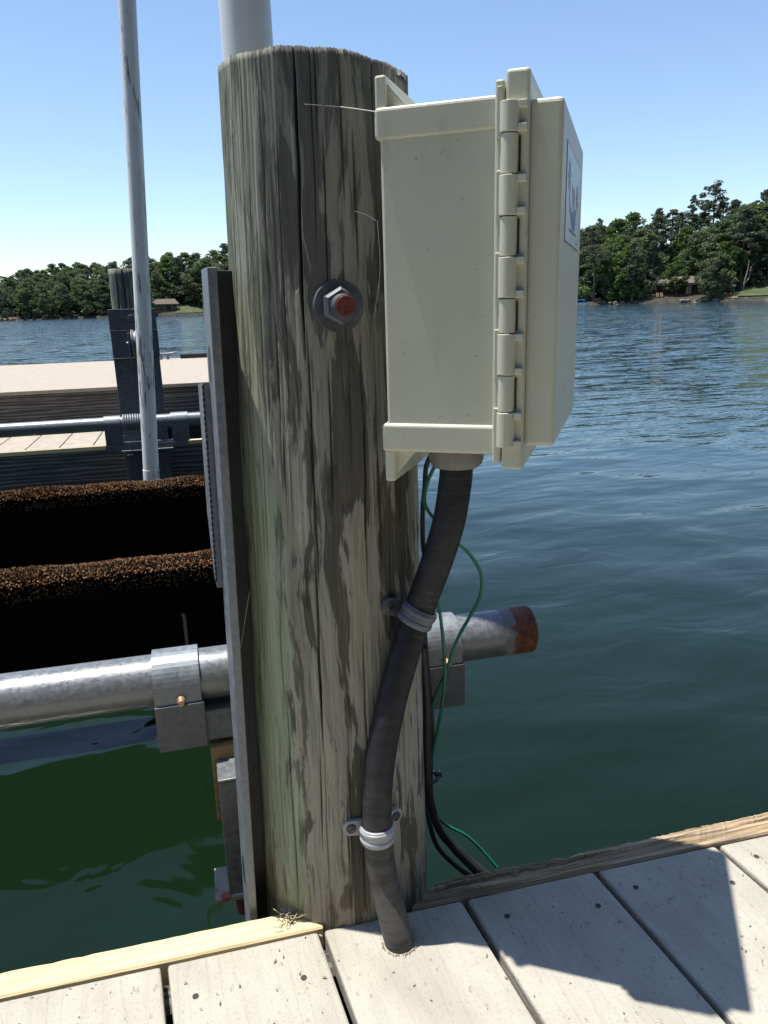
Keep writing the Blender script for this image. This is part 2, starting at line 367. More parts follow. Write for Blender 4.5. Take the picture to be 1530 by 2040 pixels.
def spline(pts, n=10):
    """Catmull-Rom through points"""
    P = [Vector(p) for p in pts]; P = [P[0]*2-P[1]] + P + [P[-1]*2-P[-2]]; out = []
    for i in range(1, len(P)-2):
        for k in range(n):
            t = k/n; a, b_, c_, d = P[i-1], P[i], P[i+1], P[i+2]
            out.append(.5*((2*b_)+(c_-a)*t+(2*a-5*b_+4*c_-d)*t*t+(3*b_-a-3*c_+d)*t**3))
    out.append(P[-2]); return out

# ------------------------------------------------------------------ the setting: lake and far shore
wb = MB(); S_ = 2500
wb.add([(-S_, -S_, 0), (S_, -S_, 0), (S_, S_, 0), (-S_, S_, 0)], [(0, 1, 2, 3)])
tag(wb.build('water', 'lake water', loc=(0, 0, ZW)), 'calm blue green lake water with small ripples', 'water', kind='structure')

def azof(px): d = ray(px, 600); return math.degrees(math.atan2(d.x, d.y))
def pxof(az):      # inverse by bisection, rough
    lo, hi = -2500.0, 4000.0
    for _ in range(40):
        mid = (lo+hi)/2
        if azof(mid) < az: lo = mid
        else: hi = mid
    return lo
SHX = [-900, 0, 450, 700, 1145, 1530, 2300]; SHD = [300, 255, 245, 215, 172, 160, 150]
SKX = [-900, -300, 0, 30, 60, 110, 170, 215, 300, 330, 390, 450, 520, 700, 900, 1150, 1190, 1230, 1280, 1330, 1400, 1450, 1490, 1530, 1700, 2300]
SKP = [70, 70, 78, 80, 92, 96, 104, 98, 116, 122, 114, 130, 140, 140, 140, 138, 148, 156, 164, 164, 172, 172, 178, 186, 190, 150]
def shore(px): return float(np.interp(px, SHX, SHD))
def skyh(px, d): return float(np.interp(px, SKX, SKP))/1555*d
# terrain: polar strip that rises from below the water
azs = np.linspace(azof(-520), azof(2080), 160); tv = []; tf = []
prof = [(-4, -1.2), (-.3, -.15), (.5, .35), (3, .9), (10, 1.9), (25, 5.0), (45, 8.0), (75, 8.5), (160, 3)]
pxs = [pxof(a) for a in azs]
rs = np.random.default_rng(3); jit = np.interp(np.arange(160), np.arange(0, 160, 3), rs.normal(0, 1.1, 54))
for i, a in enumerate(azs):
    d0 = shore(pxs[i]) + jit[i]
    for dd, z in prof: tv.append(((d0+dd)*math.sin(R(a)), (d0+dd)*math.cos(R(a)), ZW+z*(1 if dd < 1 else 1+.06*jit[i])))
k = len(prof)
for i in range(159):
    for j in range(k-1): tf.append((i*k+j, (i+1)*k+j, (i+1)*k+j+1, i*k+j+1))
o = MB().add(tv, tf, True).build('terrain', 'forest floor'); tag(o, 'wooded far bank rising from the lake', 'hillside', kind='structure')
def ground(px, dd):
    return float(np.interp(dd, [p[0] for p in prof], [p[1] for p in prof])) + ZW
def shorept(px, dd, dz=0.0):
    a = R(azof(px)); d = shore(px)+dd; return Vector((d*math.sin(a), d*math.cos(a), ground(px, dd)+dz))
# lawns and bare banks, laid a little above the terrain
def patch(name, mat, px0, px1, d0, d1, lift_, label, n=14):
    vs = []; fs = []
    for i in range(n+1):
        px = px0+(px1-px0)*i/n; e = math.sin(math.pi*i/n)**.35 if 0 < i < n else 0.05
        for j in range(6):
            dd = d0+(d1-d0)*e*j/5; p = shorept(px, dd); a = azof(px); ji = float(np.interp(a, azs, jit)); 
            p += Vector((math.sin(R(a)), math.cos(R(a)), 0))*ji; vs.append((p.x, p.y, p.z+lift_))
    for i in range(n):
        for j in range(5): fs.append((i*6+j, (i+1)*6+j, (i+1)*6+j+1, i*6+j+1))
    tag(MB().add(vs, fs, True).build(name, mat), label, 'lawn' if 'lawn' in name else 'bank', kind='structure')
patch('lawn', 'lawn grass', 348, 402, 1.5, 16, .18, 'sunlit green lawn beside the tan roofed cottage')
patch('lawn', 'lawn grass', 1455, 1640, 2.5, 16, .18, 'sunlit green lawn by the water at far right')
patch('bank', 'red clay bank', 1405, 1470, 1.0, 12, .15, 'bare clay bank beside the lawn at right')
patch('bank', 'red clay bank', -60, 30, .2, 3.5, .15, 'reddish clay bank at the left edge of the lake')

# ------------------------------------------------------------------ trees
def leafcloud(mb, c, rx, rz, n, size, r_):
    d = r_.normal(size=(n, 3)); d /= np.linalg.norm(d, axis=1)[:, None]; rad = r_.uniform(.35, 1.05, n)**.6
    p = np.array(c) + d*rad[:, None]*np.array([rx, rx, rz])
    a = r_.normal(size=(n, 3)); a /= np.linalg.norm(a, axis=1)[:, None]; b_ = np.cross(a, r_.normal(size=(n, 3))); b_ /= np.linalg.norm(b_, axis=1)[:, None]
    s = (size*r_.uniform(.55, 1.3, n))[:, None]
    q = np.stack([p-a*s*.5-b_*s*.4, p+a*s*.55-b_*s*.3, p+a*s*.45+b_*s*.45, p-a*s*.4+b_*s*.35], 1).reshape(-1, 3)
    mb.add(q.tolist(), [(4*i, 4*i+1, 4*i+2, 4*i+3) for i in range(n)])
def limb(mb, a, b_, r0, r1, r_):
    a, b_ = Vector(a), Vector(b_); mid = (a+b_)/2 + Vector(r_.normal(0, .06*(b_-a).length, 3)); mb.tube(spline([a, mid, b_], 3), list(np.linspace(r0, r1, 7)), 6)
def oak(seed, h=1.0):
    """broadleaf of unit-free 16 m height"""
    r_ = np.random.default_rng(seed); cr = MB(); tr = MB(); H = 16
    tr.tube(spline([(0, 0, -1), (.1, 0, 3), (.2, .2, 8), (.1, .1, 13)], 4), list(np.linspace(.32, .07, 13)), 8)
    for _ in range(72):
        z = r_.uniform(1.8, 15.2); t = (z-2)/13.5; rr = 4.3*math.sin(math.pi*min(1, .16+.84*t))**.7*r_.uniform(.35, 1.0); a = r_.uniform(0, 6.28)
        c = (rr*math.cos(a), rr*math.sin(a), z); s = r_.uniform(.55, 1.35)
        leafcloud(cr, c, s, s*.7, 90, .36, r_)
        if r_.random() < .35: limb(tr, (.1, .1, max(2, z-2.2)), c, .10, .03, r_)
    return tr, cr
def pine(seed, open_=False):
    r_ = np.random.default_rng(seed); cr = MB(); tr = MB()
    tr.tube(spline([(0, 0, -1), (.1, .05, 6), (-.05, .1, 13), (.05, 0, 19.5)], 5), list(np.linspace(.30, .06, 16)), 8)
    n = 34 if open_ else 66; z0 = 12.0 if open_ else 6.0
    for i in range(n):
        z = z0+(19.6-z0)*(i+r_.random())/n; t = (z-z0)/(19.8-z0); rr = ((2.9 if open_ else 2.7)*(math.sin(math.pi*min(1, .25+.75*t))**.8)+.2)*r_.uniform(.4, 1.0); a = r_.uniform(0, 6.28)+i*2.4
        c = (rr*math.cos(a), rr*math.sin(a), z); s = r_.uniform(.4, .95)
        leafcloud(cr, c, s, s*.6, 80, .27, r_); limb(tr, (0, .05, z-.7), c, .06, .02, r_)
    return tr, cr
def shrub(seed):
    r_ = np.random.default_rng(seed); cr = MB(); tr = MB()
    for _ in range(11):
        a = r_.uniform(0, 6.28); rr = r_.uniform(0, 1.5); c = (rr*math.cos(a), rr*math.sin(a), r_.uniform(.7, 3.0)); leafcloud(cr, c, r_.uniform(.6, 1.0), .6, 70, .36, r_)
        limb(tr, (0, 0, -.3), c, .05, .015, r_)
    return tr, cr
def proto(fn, seed, leaf, bark='bark', **kw):
    tr, cr = fn(seed, **kw); a = tr.build('trunk', bark); c = cr.build('crown', leaf); ms = (a.data, c.data)
    bpy.data.objects.remove(a); bpy.data.objects.remove(c); return ms
OAKS = [proto(oak, s, 'oak leaves') for s in (1, 2, 3, 4)]; BRI = [proto(oak, s, 'bright leaves') for s in (5, 6)]
PINES = [proto(pine, s, 'pine needles') for s in (11, 12, 13, 14)]; OPEN = [proto(pine, s, 'pine needles', open_=True) for s in (21, 22)]
SHR = [proto(shrub, s, 'oak leaves') for s in (31, 32, 33)]; SHB = [proto(shrub, s, 'bright leaves') for s in (34,)]
def plant(name, pr, p, s, sz, label, cat, group):
    t = thing(name, label, cat, p, random.uniform(0, 6.28), group); t.scale = (s, s, sz)
    for n, me in zip(('trunk', 'crown'), pr):
        c = bpy.data.objects.new(n, me); sc.collection.objects.link(c); c.parent = t
    return t
def where(px, dd):
    row = 'at the waterline' if dd < 6 else ('in the middle of the wood' if dd < 19 else 'high on the wooded slope')
    spot = ('beyond the left picture edge' if px < 0 else 'left of the far piling' if px < 215 else 'behind the slim white pole' if px < 325 else 'left of the round piling' if px < 470 else 'behind the round piling' if px < 800 else 'behind the beige box' if px < 1145
            else 'just right of the beige box' if px < 1235 else 'left of the dark lake house' if px < 1310 else 'around the dark lake house' if px < 1410 else 'above the clay bank' if px < 1470 else 'above the right lawn' if px < 1530 else 'beyond the right picture edge')
    return row+' '+spot
def side(px): return 'left' if px < 470 else ('right' if px > 1100 else 'mid')
LAB = {'left': 'on the left shore', 'mid': 'on the shore behind the piling', 'right': 'on the right shore'}
HOUSES = [(308, 350, 14), (1312, 1404, 15), (346, 402, 15), (1452, 1700, 11)]     # clearings: px range, depth
def in_clear(px, dd, pad): return any(a-pad < px < b_+pad and dd < dep for a, b_, dep in HOUSES)
tr_rows = [(2.5, .48, .74), (7.5, .60, .82), (13.5, .68, .90), (21, .78, .97), (30, .86, 1.0), (41, .90, 1.03)]
for ri, (dd, f0, f1) in enumerate(tr_rows):
    a = azof(-440) + random.uniform(0, .5); a1 = azof(2000)
    while a < a1:
        px = pxof(a); d = shore(px)+dd; mid = 470 < px < 1100
        step = (5.4 if not mid else 9.5)*(1.0 if ri < 3 else .95); a += math.degrees(step/d)*random.uniform(.65, 1.35)
        if mid and ri in (1, 3, 4): continue
        if (px < -90 or px > 1620):
            a += math.degrees(3.5/d)
            if ri in (1, 3): continue
        d_ = dd+random.uniform(-2.5, 2.5)
        if d_ < 1.2: d_ = 1.2
        if in_clear(px, d_, 8 if d_ < 8 else 2): continue
        p = shorept(px, d_); top = skyh(px, shore(px))*(d/shore(px))*(random.uniform(f0, f1) if px > 1000 else random.uniform(f0, f1*.97+.01)); hh = top-p.z-(-1.1+0)*0
        hh = max(5.0, hh)
        is_pine = random.random() < (.25 if ri < 2 else (.5 if px > 1000 else .28))
        if is_pine: pr = random.choice(PINES+OPEN[:1]); s = hh/20.0; kind = 'pine'
        else:
            br = random.random() < .16; pr = random.choice(BRI if br else OAKS); s = hh/16.3; kind = 'bright broadleaf' if br else 'broadleaf'
        wid = s*random.uniform(1.15, 1.5)*(1.15 if is_pine else 1.0); q = side(px)
        nm = 'pine_tree' if is_pine else 'broadleaf_tree'
        lab = {'pine': 'dark pine ', 'broadleaf': 'dark green broadleaf tree ', 'bright broadleaf': 'lighter green broadleaf tree '}[kind]+where(px, dd)
        plant(nm, pr, p, wid, s, lab, 'tree', f'{kind} trees {where(px, dd)}')
# shrubs along the waterline
a = azof(-170)
while a < azof(1690):
    px = pxof(a); d = shore(px); a += math.degrees(3.4/d)*random.uniform(.6, 1.6)
    if in_clear(px, .5, 3): continue
    q = side(px); br = random.random() < .3; s = random.uniform(.55, 1.35); plant('waterside_shrub', random.choice(SHB if br else SHR), shorept(px, random.uniform(.6, 2.2)), s*1.2, s, ('light green' if br else 'dark green')+' low shrub '+where(px, 1), 'shrub', ('light' if br else 'dark')+' shrubs '+where(px, 1))
# the trees that stand out
def special(name, pr, px, dd, hpx, base, wid, label):
    p = shorept(px, dd); d = shore(px)+dd; s = (hpx/1555*d - (p.z-ZW))/base; return plant(name, pr, p, s*wid, s, label, 'tree', None)
special('pine_tree', OPEN[1], 1408, 34, 204, 20, 1.25, 'tallest open crowned pine standing above the skyline at right')
special('pine_tree', PINES[1], 1368, 36, 186, 20, .8, 'dark narrow pine just left of the tallest open crowned pine')
special('pine_tree', OPEN[0], 1188, 36, 156, 20, .7, 'small pine top sticking up above the wood beside the box sticker')
special('pine_tree', OPEN[0], 1505, 38, 186, 20, .8, 'open pine top above the wood near the right picture edge')
special('broadleaf_tree', BRI[0], 1524, 24, 186, 16.2, 1.25, 'large bright green leafy tree at the right picture edge')
special('broadleaf_tree', BRI[1], 1345, 6, 84, 16.2, 1.15, 'small bright green tree in front of the dark lake house')
special('broadleaf_tree', BRI[1], 1235, 2, 95, 16.2, 1.2, 'bright leafy tree leaning over the water near the moored boat')
special('broadleaf_tree', BRI[0], 128, 2, 42, 16.2, 1.5, 'small bright green tree at the waterline on the left shore')
special('broadleaf_tree', OAKS[1], 1420, 11, 120, 16.2, 1.3, 'spreading dark tree overhanging the clay bank at right')
NB = [(112, 9.5), (128, 10.5), (144, 9), (160, 10.5), (176, 9.5), (192, 10.5), (208, 9), (224, 10.5), (240, 9.5)]  # unseen bank and trees, added behind the camera to hold back sky light
nbk = MB(); nv_ = []; 
for i in range(41):
    a = R(92+175*i/40)
    for d, z in ((3.4, -.9), (4.2, -.30), (6, .1), (14, 2.2), (40, 6)): nv_.append((d*math.sin(a), d*math.cos(a), z))
nbk.add(nv_, [(i*5+j, i*5+j+1, (i+1)*5+j+1, (i+1)*5+j) for i in range(40) for j in range(4)], True); tag(nbk.build('bank', 'forest floor'), 'unseen wooded bank added behind the dock to block sky light', 'bank', kind='structure')
for i, (a, d) in enumerate(NB): plant('broadleaf_tree', OAKS[i % 4], Vector((d*math.sin(R(a)), d*math.cos(R(a)), .6)), 0.95, random.uniform(.50, .60), 'unseen broadleaf tree added behind the dock to block sky light', 'tree', 'unseen trees added to block sky light')
sn = thing('bare_tree', 'bare forked pale tree trunk beside the lawn at right', 'tree', shorept(1478, 8))
s1 = MB().tube(spline([(0, 0, -.5), (.1, 0, 1.5), (.7, 0, 4.0), (1.0, .1, 6)], 4), list(np.linspace(.24, .06, 13)), 8); s1.build('trunk', 'pale bark', sn)
MB().tube(spline([(.12, 0, 1.6), (1.2, 0, 2.6), (1.6, .1, 4.6), (2.4, .1, 5.4)], 4), list(np.linspace(.15, .04, 13)), 8).build('limb', 'pale bark', sn)
# young wood behind, seen only as a dark mass between the trunks
ug = MB(); r_ = np.random.default_rng(77)
for _ in range(1900):
    px = r_.uniform(-200, 1700); dd = r_.uniform(5, 44)
    if in_clear(px, dd, 4): continue
    p = shorept(px, dd); leafcloud(ug, (p.x, p.y, p.z+r_.uniform(.3, 5.5)), r_.uniform(1.2, 2.6), 1.5, 34, .75, r_)
tag(ug.build('undergrowth', 'pine needles'), 'dark undergrowth between the trunks along the whole far shore', 'undergrowth', kind='stuff')

# ------------------------------------------------------------------ far houses, boat, rocks, chairs
def house(px, dd, wid, dep, hgt, roofh, wallm, label, turn):
    p = shorept(px, dd); az = R(azof(px)); t = thing('lake_house', label, 'house', p, -az+turn); z0 = -.6
    MB().box(-wid/2, wid/2, 0, dep, z0, hgt).build('wall', wallm, t)
    ov = .6; rf = MB(); y0, y1, ym = -ov, dep+ov, dep/2; th = .18
    rf.add([(-wid/2-ov, y0, hgt-.1), (wid/2+ov, y0, hgt-.1), (wid/2+ov, ym, hgt+roofh), (-wid/2-ov, ym, hgt+roofh), (-wid/2-ov, y1, hgt-.1), (wid/2+ov, y1, hgt-.1),
            (-wid/2-ov, y0, hgt-.1-th), (wid/2+ov, y0, hgt-.1-th), (wid/2+ov, ym, hgt+roofh-th), (-wid/2-ov, ym, hgt+roofh-th), (-wid/2-ov, y1, hgt-.1-th), (wid/2+ov, y1, hgt-.1-th)],
           [(0, 1, 2, 3), (3, 2, 5, 4), (7, 6, 9, 8), (8, 9, 10, 11), (0, 6, 7, 1), (4, 5, 11, 10), (0, 3, 9, 6), (3, 4, 10, 9), (1, 7, 8, 2), (2, 8, 11, 5)])
    rf = rf.build('roof', 'house roof', t); MB().box(wid*.22, wid*.22+.6, dep*.55, dep*.55+.6, hgt+.2, hgt+roofh+.8).build('chimney', 'stone', rf)
    gb = MB(); 
    for sx in (-1, 1): gb.add([(sx*(wid/2-.02), 0, hgt-.1), (sx*(wid/2-.02), dep, hgt-.1), (sx*(wid/2-.02), ym, hgt+roofh-.25)], [(0, 1, 2)])
    gb.build('gable', wallm, t)
    for i in range(4):
        x = -wid/2+wid*(i+.5)/4
        if i == 2: MB().box(x-.5, x+.5, -.06, .02, 0, 2.0).build('door', 'window glass', t); continue
        w = MB().box(x-.6, x+.6, -.05, .02, .9, 2.0).build('window', 'white gelcoat' if wallm == 'house wall' else 'house roof', t); MB().box(x-.5, x+.5, -.08, -.052, 1.0, 1.9).build('pane', 'window glass', w)
    for i in range(4):
        x = -wid/2+wid*i/3; MB().box(x-.08, x+.08, -2.0, -1.84, -.9, hgt-.5).build('porch_post', wallm, t)
    MB().box(-wid/2-.2, wid/2+.2, -2.3, -.02, hgt-.5, hgt-.38).build('porch_roof', 'house roof', t); MB().box(-wid/2-.2, wid/2+.2, -2.2, 0, -.9, -.02).build('porch_floor', wallm, t)
    return t
house(330, 7, 7.0, 6, 2.2, 1.5, 'house wall', 'tan roofed cottage on the left shore beside a small lawn', .35)
house(1358, 8, 9.5, 6, 2.3, 1.3, 'dark house wall', 'dark low lake house under the trees on the right shore', -.15)
bp = shorept(1156, -3.2); bt = thing('moored_boat', 'small white boat with blue cover moored by the right shore', 'boat', (bp.x, bp.y, ZW), R(-azof(1156))+.2)
hl = MB(); st_ = []
for i in range(9):
    t = i/8; x = -1.9+3.8*t; wd_ = .75*math.sqrt(max(0.02, 1-max(0, (t-.45)/.55)**2)); st_ += [(x, -wd_*.6, -.15), (x, -wd_, .42+.1*t), (x, wd_, .42+.1*t), (x, wd_*.6, -.15)]
hl.add(st_, [(i*4+j, (i+1)*4+j, (i+1)*4+(j+1) % 4, i*4+(j+1) % 4) for i in range(8) for j in range(4)]+[(0, 1, 2, 3), (35, 34, 33, 32)]); hl.build('hull', 'white gelcoat', bt)
MB().box(-1.5, .9, -.7, .7, 1.0, 1.14, .05).build('canopy', 'blue canvas', bt); MB().box(-1.7, 1.2, -.68, .68, .46, .62, .06).build('cover', 'blue canvas', bt)
for x, y in ((-1.3, -.6), (-1.3, .6), (.7, -.6), (.7, .6)): MB().cyl((x, y, .4), (x, y, 1.02), .03, seg=6).build('canopy_post', 'white gelcoat', bt)
for px, lab in ((1312, 'left of the two tan lawn chairs by the dark lake house'), (1320, 'right of the two tan lawn chairs by the dark lake house')):
    t = thing('lawn_chair', lab, 'chair', shorept(px, 3.2), R(-azof(px))+.6, 'tan lawn chairs')
    MB().add([(-.35, -.3, .4), (.35, -.3, .4), (.35, .35, .3), (-.35, .35, .3), (-.35, -.3, .35), (.35, -.3, .35), (.35, .35, .25), (-.35, .35, .25)], [(0, 1, 2, 3), (7, 6, 5, 4), (0, 4, 5, 1), (1, 5, 6, 2), (2, 6, 7, 3), (3, 7, 4, 0)]).build('seat', 'tan lumber', t)
    MB().add([(-.33, .3, .3), (.33, .3, .3), (.33, .65, 1.15), (-.33, .65, 1.15), (-.33, .36, .3), (.33, .36, .3), (.33, .71, 1.15), (-.33, .71, 1.15)], [(0, 1, 2, 3), (7, 6, 5, 4), (0, 4, 5, 1), (1, 5, 6, 2), (2, 6, 7, 3), (3, 7, 4, 0)]).build('backrest', 'tan lumber', t)
    for x, y in ((-.33, -.28), (.33, -.28), (-.33, .33), (.33, .33)): MB().box(x-.04, x+.04, y-.04, y+.04, -.2, .4).build('leg', 'tan lumber', t)
rk = MB(); r_ = np.random.default_rng(5)
for _ in range(260):
    px = r_.choice([r_.uniform(1160, 1560), r_.uniform(-60, 460)]); p = shorept(px, r_.uniform(-.4, .8)); s = r_.uniform(.15, .55); bm = bmesh.new(); bmesh.ops.create_icosphere(bm, subdivisions=1, radius=s)
    for v in bm.verts: v.co = v.co*r_.uniform(.7, 1.2); v.co.z *= .6; v.co += p
    rk.bm(bm)
tag(rk.build('shore_rocks', 'stone'), 'loose grey stones along the waterline of the far shore', 'rocks', kind='stuff')

# ------------------------------------------------------------------ near dock
def yin(x): return .7575-.107*x
PILE = Vector((.228, .842, 0)); PITCHB = .183; GAP = .0075
dock = thing('boat_dock', 'tan grey composite board dock with lumber edge under the piling', 'dock', (.2, 0, 0))
def board(x0, x1, y0, fn, z0=-.026, z1=0.0, bev=.0035):
    mb = MB(); cx = (x0+x1)/2; mb.prism([(x0-cx, y0), (x1-cx, y0), (x1-cx, fn(x1)), (x0-cx, fn(x0))], z0, z1, bev); return mb, cx
screws = []
for k in range(-5, 8):
    x0 = -.018+PITCHB*(k-1)+GAP/2; x1 = x0+PITCHB-GAP
    mb, cx = board(x0, x1, -1.0, lambda x: yin(x)-.003+random.uniform(-.0015, .0015))
    bd = mb.build('deck_board', 'composite board', dock, (cx-.2, 0, random.uniform(-.0012, .0012)))
    for sx in (x0+.028+random.uniform(-.006, .006), x1-.03+random.uniform(-.006, .006)):
        for off in (random.uniform(.03, .075),):
            if random.random() < .25: continue
            y = yin(sx)-off+random.uniform(-.008, .008)
            if (Vector((sx, y, 0))-PILE).length < .13: continue
            sm = MB(); n = 12
            ring = [(.0036*math.cos(6.2832*i/n), .0036*math.sin(6.2832*i/n), .0007) for i in range(n)]; inr = [(.0026*math.cos(6.2832*i/n), .0026*math.sin(6.2832*i/n), .0002) for i in range(n)]
            sm.add(ring+inr, [(i, (i+1) % n, n+(i+1) % n, n+i) for i in range(n)]+[tuple(range(n, 2*n))]); sm.build('screw', 'screw hole', bd, (sx-cx, y, 0))
# lumber edge: two lengths cut to points around the piling
ao = R(-6.1); ev = Vector((math.cos(ao), math.sin(ao), 0)); nv = Vector((-ev.y, ev.x, 0)); O0 = Vector((0, yin(0), 0))
def place_edge(poly, mat, label, zt, rag):
    # poly in (along, out) coords -> dense top for chipped edges
    a0i, a1i, a0o, a1o = poly; n = 90; mb = MB(); vs = []
    for i in range(n+1):
        t = i/n; si, so_ = a0i+(a1i-a0i)*t, a0o+(a1o-a0o)*t; j = rag*(rng.random()**3); w = .037-j-rag*.4*math.sin(i*.7)**2
        zz = zt-rag*.35*rng.random(); e_ = .0022
        vs += [(si, .0005, -.14), (si, .0005, zz-e_), (si, .0005+e_, zz), (so_, w-e_, zz-rag*.4*rng.random()), (so_, w, zz-e_-rag*.3), (so_, w, -.14)]
    fs = [(i*6+j, i*6+j+1, (i+1)*6+j+1, (i+1)*6+j) for i in range(n) for j in range(5)] + [(5, 4, 3, 2, 1, 0), tuple(n*6+j for j in range(6))]
    mb.add(vs, fs)
    o = mb.build('edge_board', mat, dock, (O0.x-.2, O0.y, 0)); o.rotation_euler = (0, 0, ao); o['label'] = label; return o
def along(p): return (p-O0).dot(ev)
a_in, a_out = along(onz(642, 1843, 0)), along(onz(572, 1816, 0)); b_in, b_out = along(onz(815, 1800, 0)), along(onz(868, 1748, 0))
place_edge((-.9, a_in, -.9, a_out), 'fresh yellow lumber', 'fresh yellow edge board left of the piling', .002, .0012)
def torn_edge(si0, so0, s1, label):
    n, k = 220, 22; r_ = np.random.default_rng(12); T = np.linspace(0, 1, n+1); mb = MB(); vs = []
    ridge = r_.normal(0, 1, k); ph = r_.uniform(0, 6.28, (k, 3))
    for i, t in enumerate(T):
        near = math.exp(-t/.30)                      # the end by the piling is torn deepest
        cw = .85*(cw if i else 0)+.15*r_.normal(0, 1); chip = .0075*near*abs(cw)*2+.0015*r_.random()**2
        for j in range(k):
            v = j/(k-1); a_ = si0+(s1-si0)*t; o_ = so0+(s1-so0)*t; x = a_+(o_-a_)*v; w = .0005+(.037-chip)*v
            zz = -.0012+.0016*ridge[j]*(.5+near)+.0016*(math.sin(i*.05+ph[j, 0])+.6*math.sin(i*.17+ph[j, 1]))*(.35+1.0*near)
            if j in (0, k-1): zz -= .003
            vs.append((x, w, zz))
        vs.append((so0+(s1-so0)*t, .037-chip, -.14)); vs.append((si0+(s1-si0)*t, .0005, -.14))
    m_ = k+2; fs = [(i*m_+j, (i+1)*m_+j, (i+1)*m_+(j+1) % m_, i*m_+(j+1) % m_) for i in range(n) for j in range(m_)]+[tuple(range(m_)), tuple(n*m_+j for j in range(m_-1, -1, -1))]
    mb.add(vs, fs); o = mb.build('edge_board', 'weathered lumber', dock, (O0.x-.2, O0.y, 0)); o.rotation_euler = (0, 0, ao); o['label'] = label
torn_edge(b_in, b_out, 1.2, 'weathered splintered edge board right of the piling')
for y in (.60, .18, -.3, -.8): MB().box(-1.1, 1.25, y-.02, y+.02, -.20, -.0275).build('joist', 'grey lumber', dock)
jr = MB().box(-1.05, 1.2, -.045, -.005, -.20, -.0275).build('rim_joist', 'grey lumber', dock, (O0.x-.2, O0.y, 0)); jr.rotation_euler = (0, 0, ao)

# ------------------------------------------------------------------ the piling (split, weathered round timber) with its through bolt
def make_post(mb, r0, r1, zb, zt, seg, rows, cracks, seed, lean=(0, 0), ztop=None):
    r_ = np.random.default_rng(seed); th = np.linspace(0, 2*np.pi, seg, endpoint=False); zs = np.linspace(zb, zt, rows)
    T, Z = np.meshgrid(th, zs); f = (Z-0)/(zt); rad = r0+(r1-r0)*np.clip(f, -.6, 1)
    # gentle lobes and fine vertical fluting
    for k in range(2, 9): rad += .0022/k*np.sin(k*T+r_.uniform(0, 6.28)+Z*r_.uniform(-1.2, 1.2))
    flt = np.zeros_like(T)
    for k in (31, 47, 83, 121): flt += np.sin(k*T+r_.uniform(0, 6.28)+2.5*np.sin(Z*r_.uniform(2, 6)+r_.uniform(0, 6)))*.00016
    rad += flt
    # raised weathered skin left in patches
    ph = r_.uniform(0, 6.28, 12); pat = np.zeros_like(T)
    for k in range(12): pat += np.sin((5+2.3*k)*T*1.0+ph[k]+1.6*np.sin(Z*(4+k)+ph[-k]))*np.sin(Z*(3+1.7*k)+ph[k]*2)
    rad += .0007*np.tanh(pat*1.2)
    for (t0, z0, z1, w, dep, wob) in cracks:
        tc = t0+wob*np.sin(Z*9+t0*7)+wob*.5*np.sin(Z*31+t0*3)+wob*.25*np.sin(Z*83)
        d = (T-tc+np.pi) % (2*np.pi)-np.pi
        prof_ = np.clip(np.minimum((Z-z0), (z1-Z))/.06, 0, 1)
        rad -= dep*prof_*np.exp(-(d*rad/(.85*w*(.35+.65*prof_)))**4)
    X = rad*np.cos(T)+lean[0]*Z; Y = rad*np.sin(T)+lean[1]*Z; ZZ = Z.copy()
    if ztop is not None: ZZ[-1] += ztop(th); ZZ[-2] += ztop(th)*.9
    V = np.stack([X, Y, ZZ], -1).reshape(-1, 3); idx = np.arange(rows*seg).reshape(rows, seg); nx = np.roll(idx, -1, 1)
    F = np.stack([idx[:-1], nx[:-1], nx[1:], idx[1:]], -1).reshape(-1, 4)
    n0 = len(V); cen = [(lean[0]*zt, lean[1]*zt, zt-.004)]
    mb.add(V.tolist(), F.tolist(), True); k = len(mb.v)-n0
    mb.v += cen; mb.f += [(k+int(idx[-1, j]), k+int(nx[-1, j]), len(mb.v)-1) for j in range(seg)]; mb.sm += [False]*seg
    return mb
# angles of checks as seen from the dock: 0 = facing the camera, positive to the right
CA = math.atan2(-PILE.y, -PILE.x)
def ang(px, y):       # angle on the piling of what is seen at that pixel
    rr = .112-.0155*.5; d = ray(px, y); o2 = Vector((CAM.x-PILE.x, CAM.y-PILE.y)); d2 = Vector((d.x, d.y)); a = d2.dot(d2); b_ = 2*o2.dot(d2); c_ = o2.dot(o2)-rr*rr; D = max(0, b_*b_-4*a*c_)
    t = (-b_-math.sqrt(D))/(2*a); q = o2+d2*t; return math.atan2(q.y, q.x)
def zat(px, y): return athd(px, y, .772).z
cr = []
for (x, ya, yb, w, dep, wob) in [(578, 80, 720, .0016, .016, .010), (612, 640, 1180, .0012, .012, .008), (628, 1080, 1500, .0013, .012, .010), (697, 240, 560, .0013, .013, .006), (716, 640, 1210, .0012, .011, .008), (722, 1240, 1500, .0011, .009, .012),
        (588, 1420, 1830, .0011, .010, .006), (640, 1480, 1700, .0010, .008, .006), (690, 1560, 1740, .0009, .008, .006), (648, 700, 1010, .0009, .008, .006), (540, 620, 1000, .0010, .006, .012), (735, 80, 300, .0011, .010, .004), (665, 90, 420, .0009, .006, .004),
        (770, 1000, 1240, .0010, .008, .006), (800, 1340, 1700, .0010, .008, .006), (505, 200, 600, .0010, .005, .012), (520, 840, 1180, .0009, .005, .012), (560, 1180, 1420, .0010, .006, .012), (760, 300, 520, .0009, .007, .004), (610, 90, 300, .0008, .006, .003), (780, 85, 200, .0009, .008, .003), (672, 480, 720, .0008, .006, .005), (632, 240, 640, .0007, .005, .006), (745, 700, 1120, .0008, .006, .006)]:
    cr.append((ang(x, (ya+yb)/2), zat(x, yb), max(zat(x, ya), .98 if ya < 100 else 0) if ya < 100 else zat(x, ya), w, dep, wob))
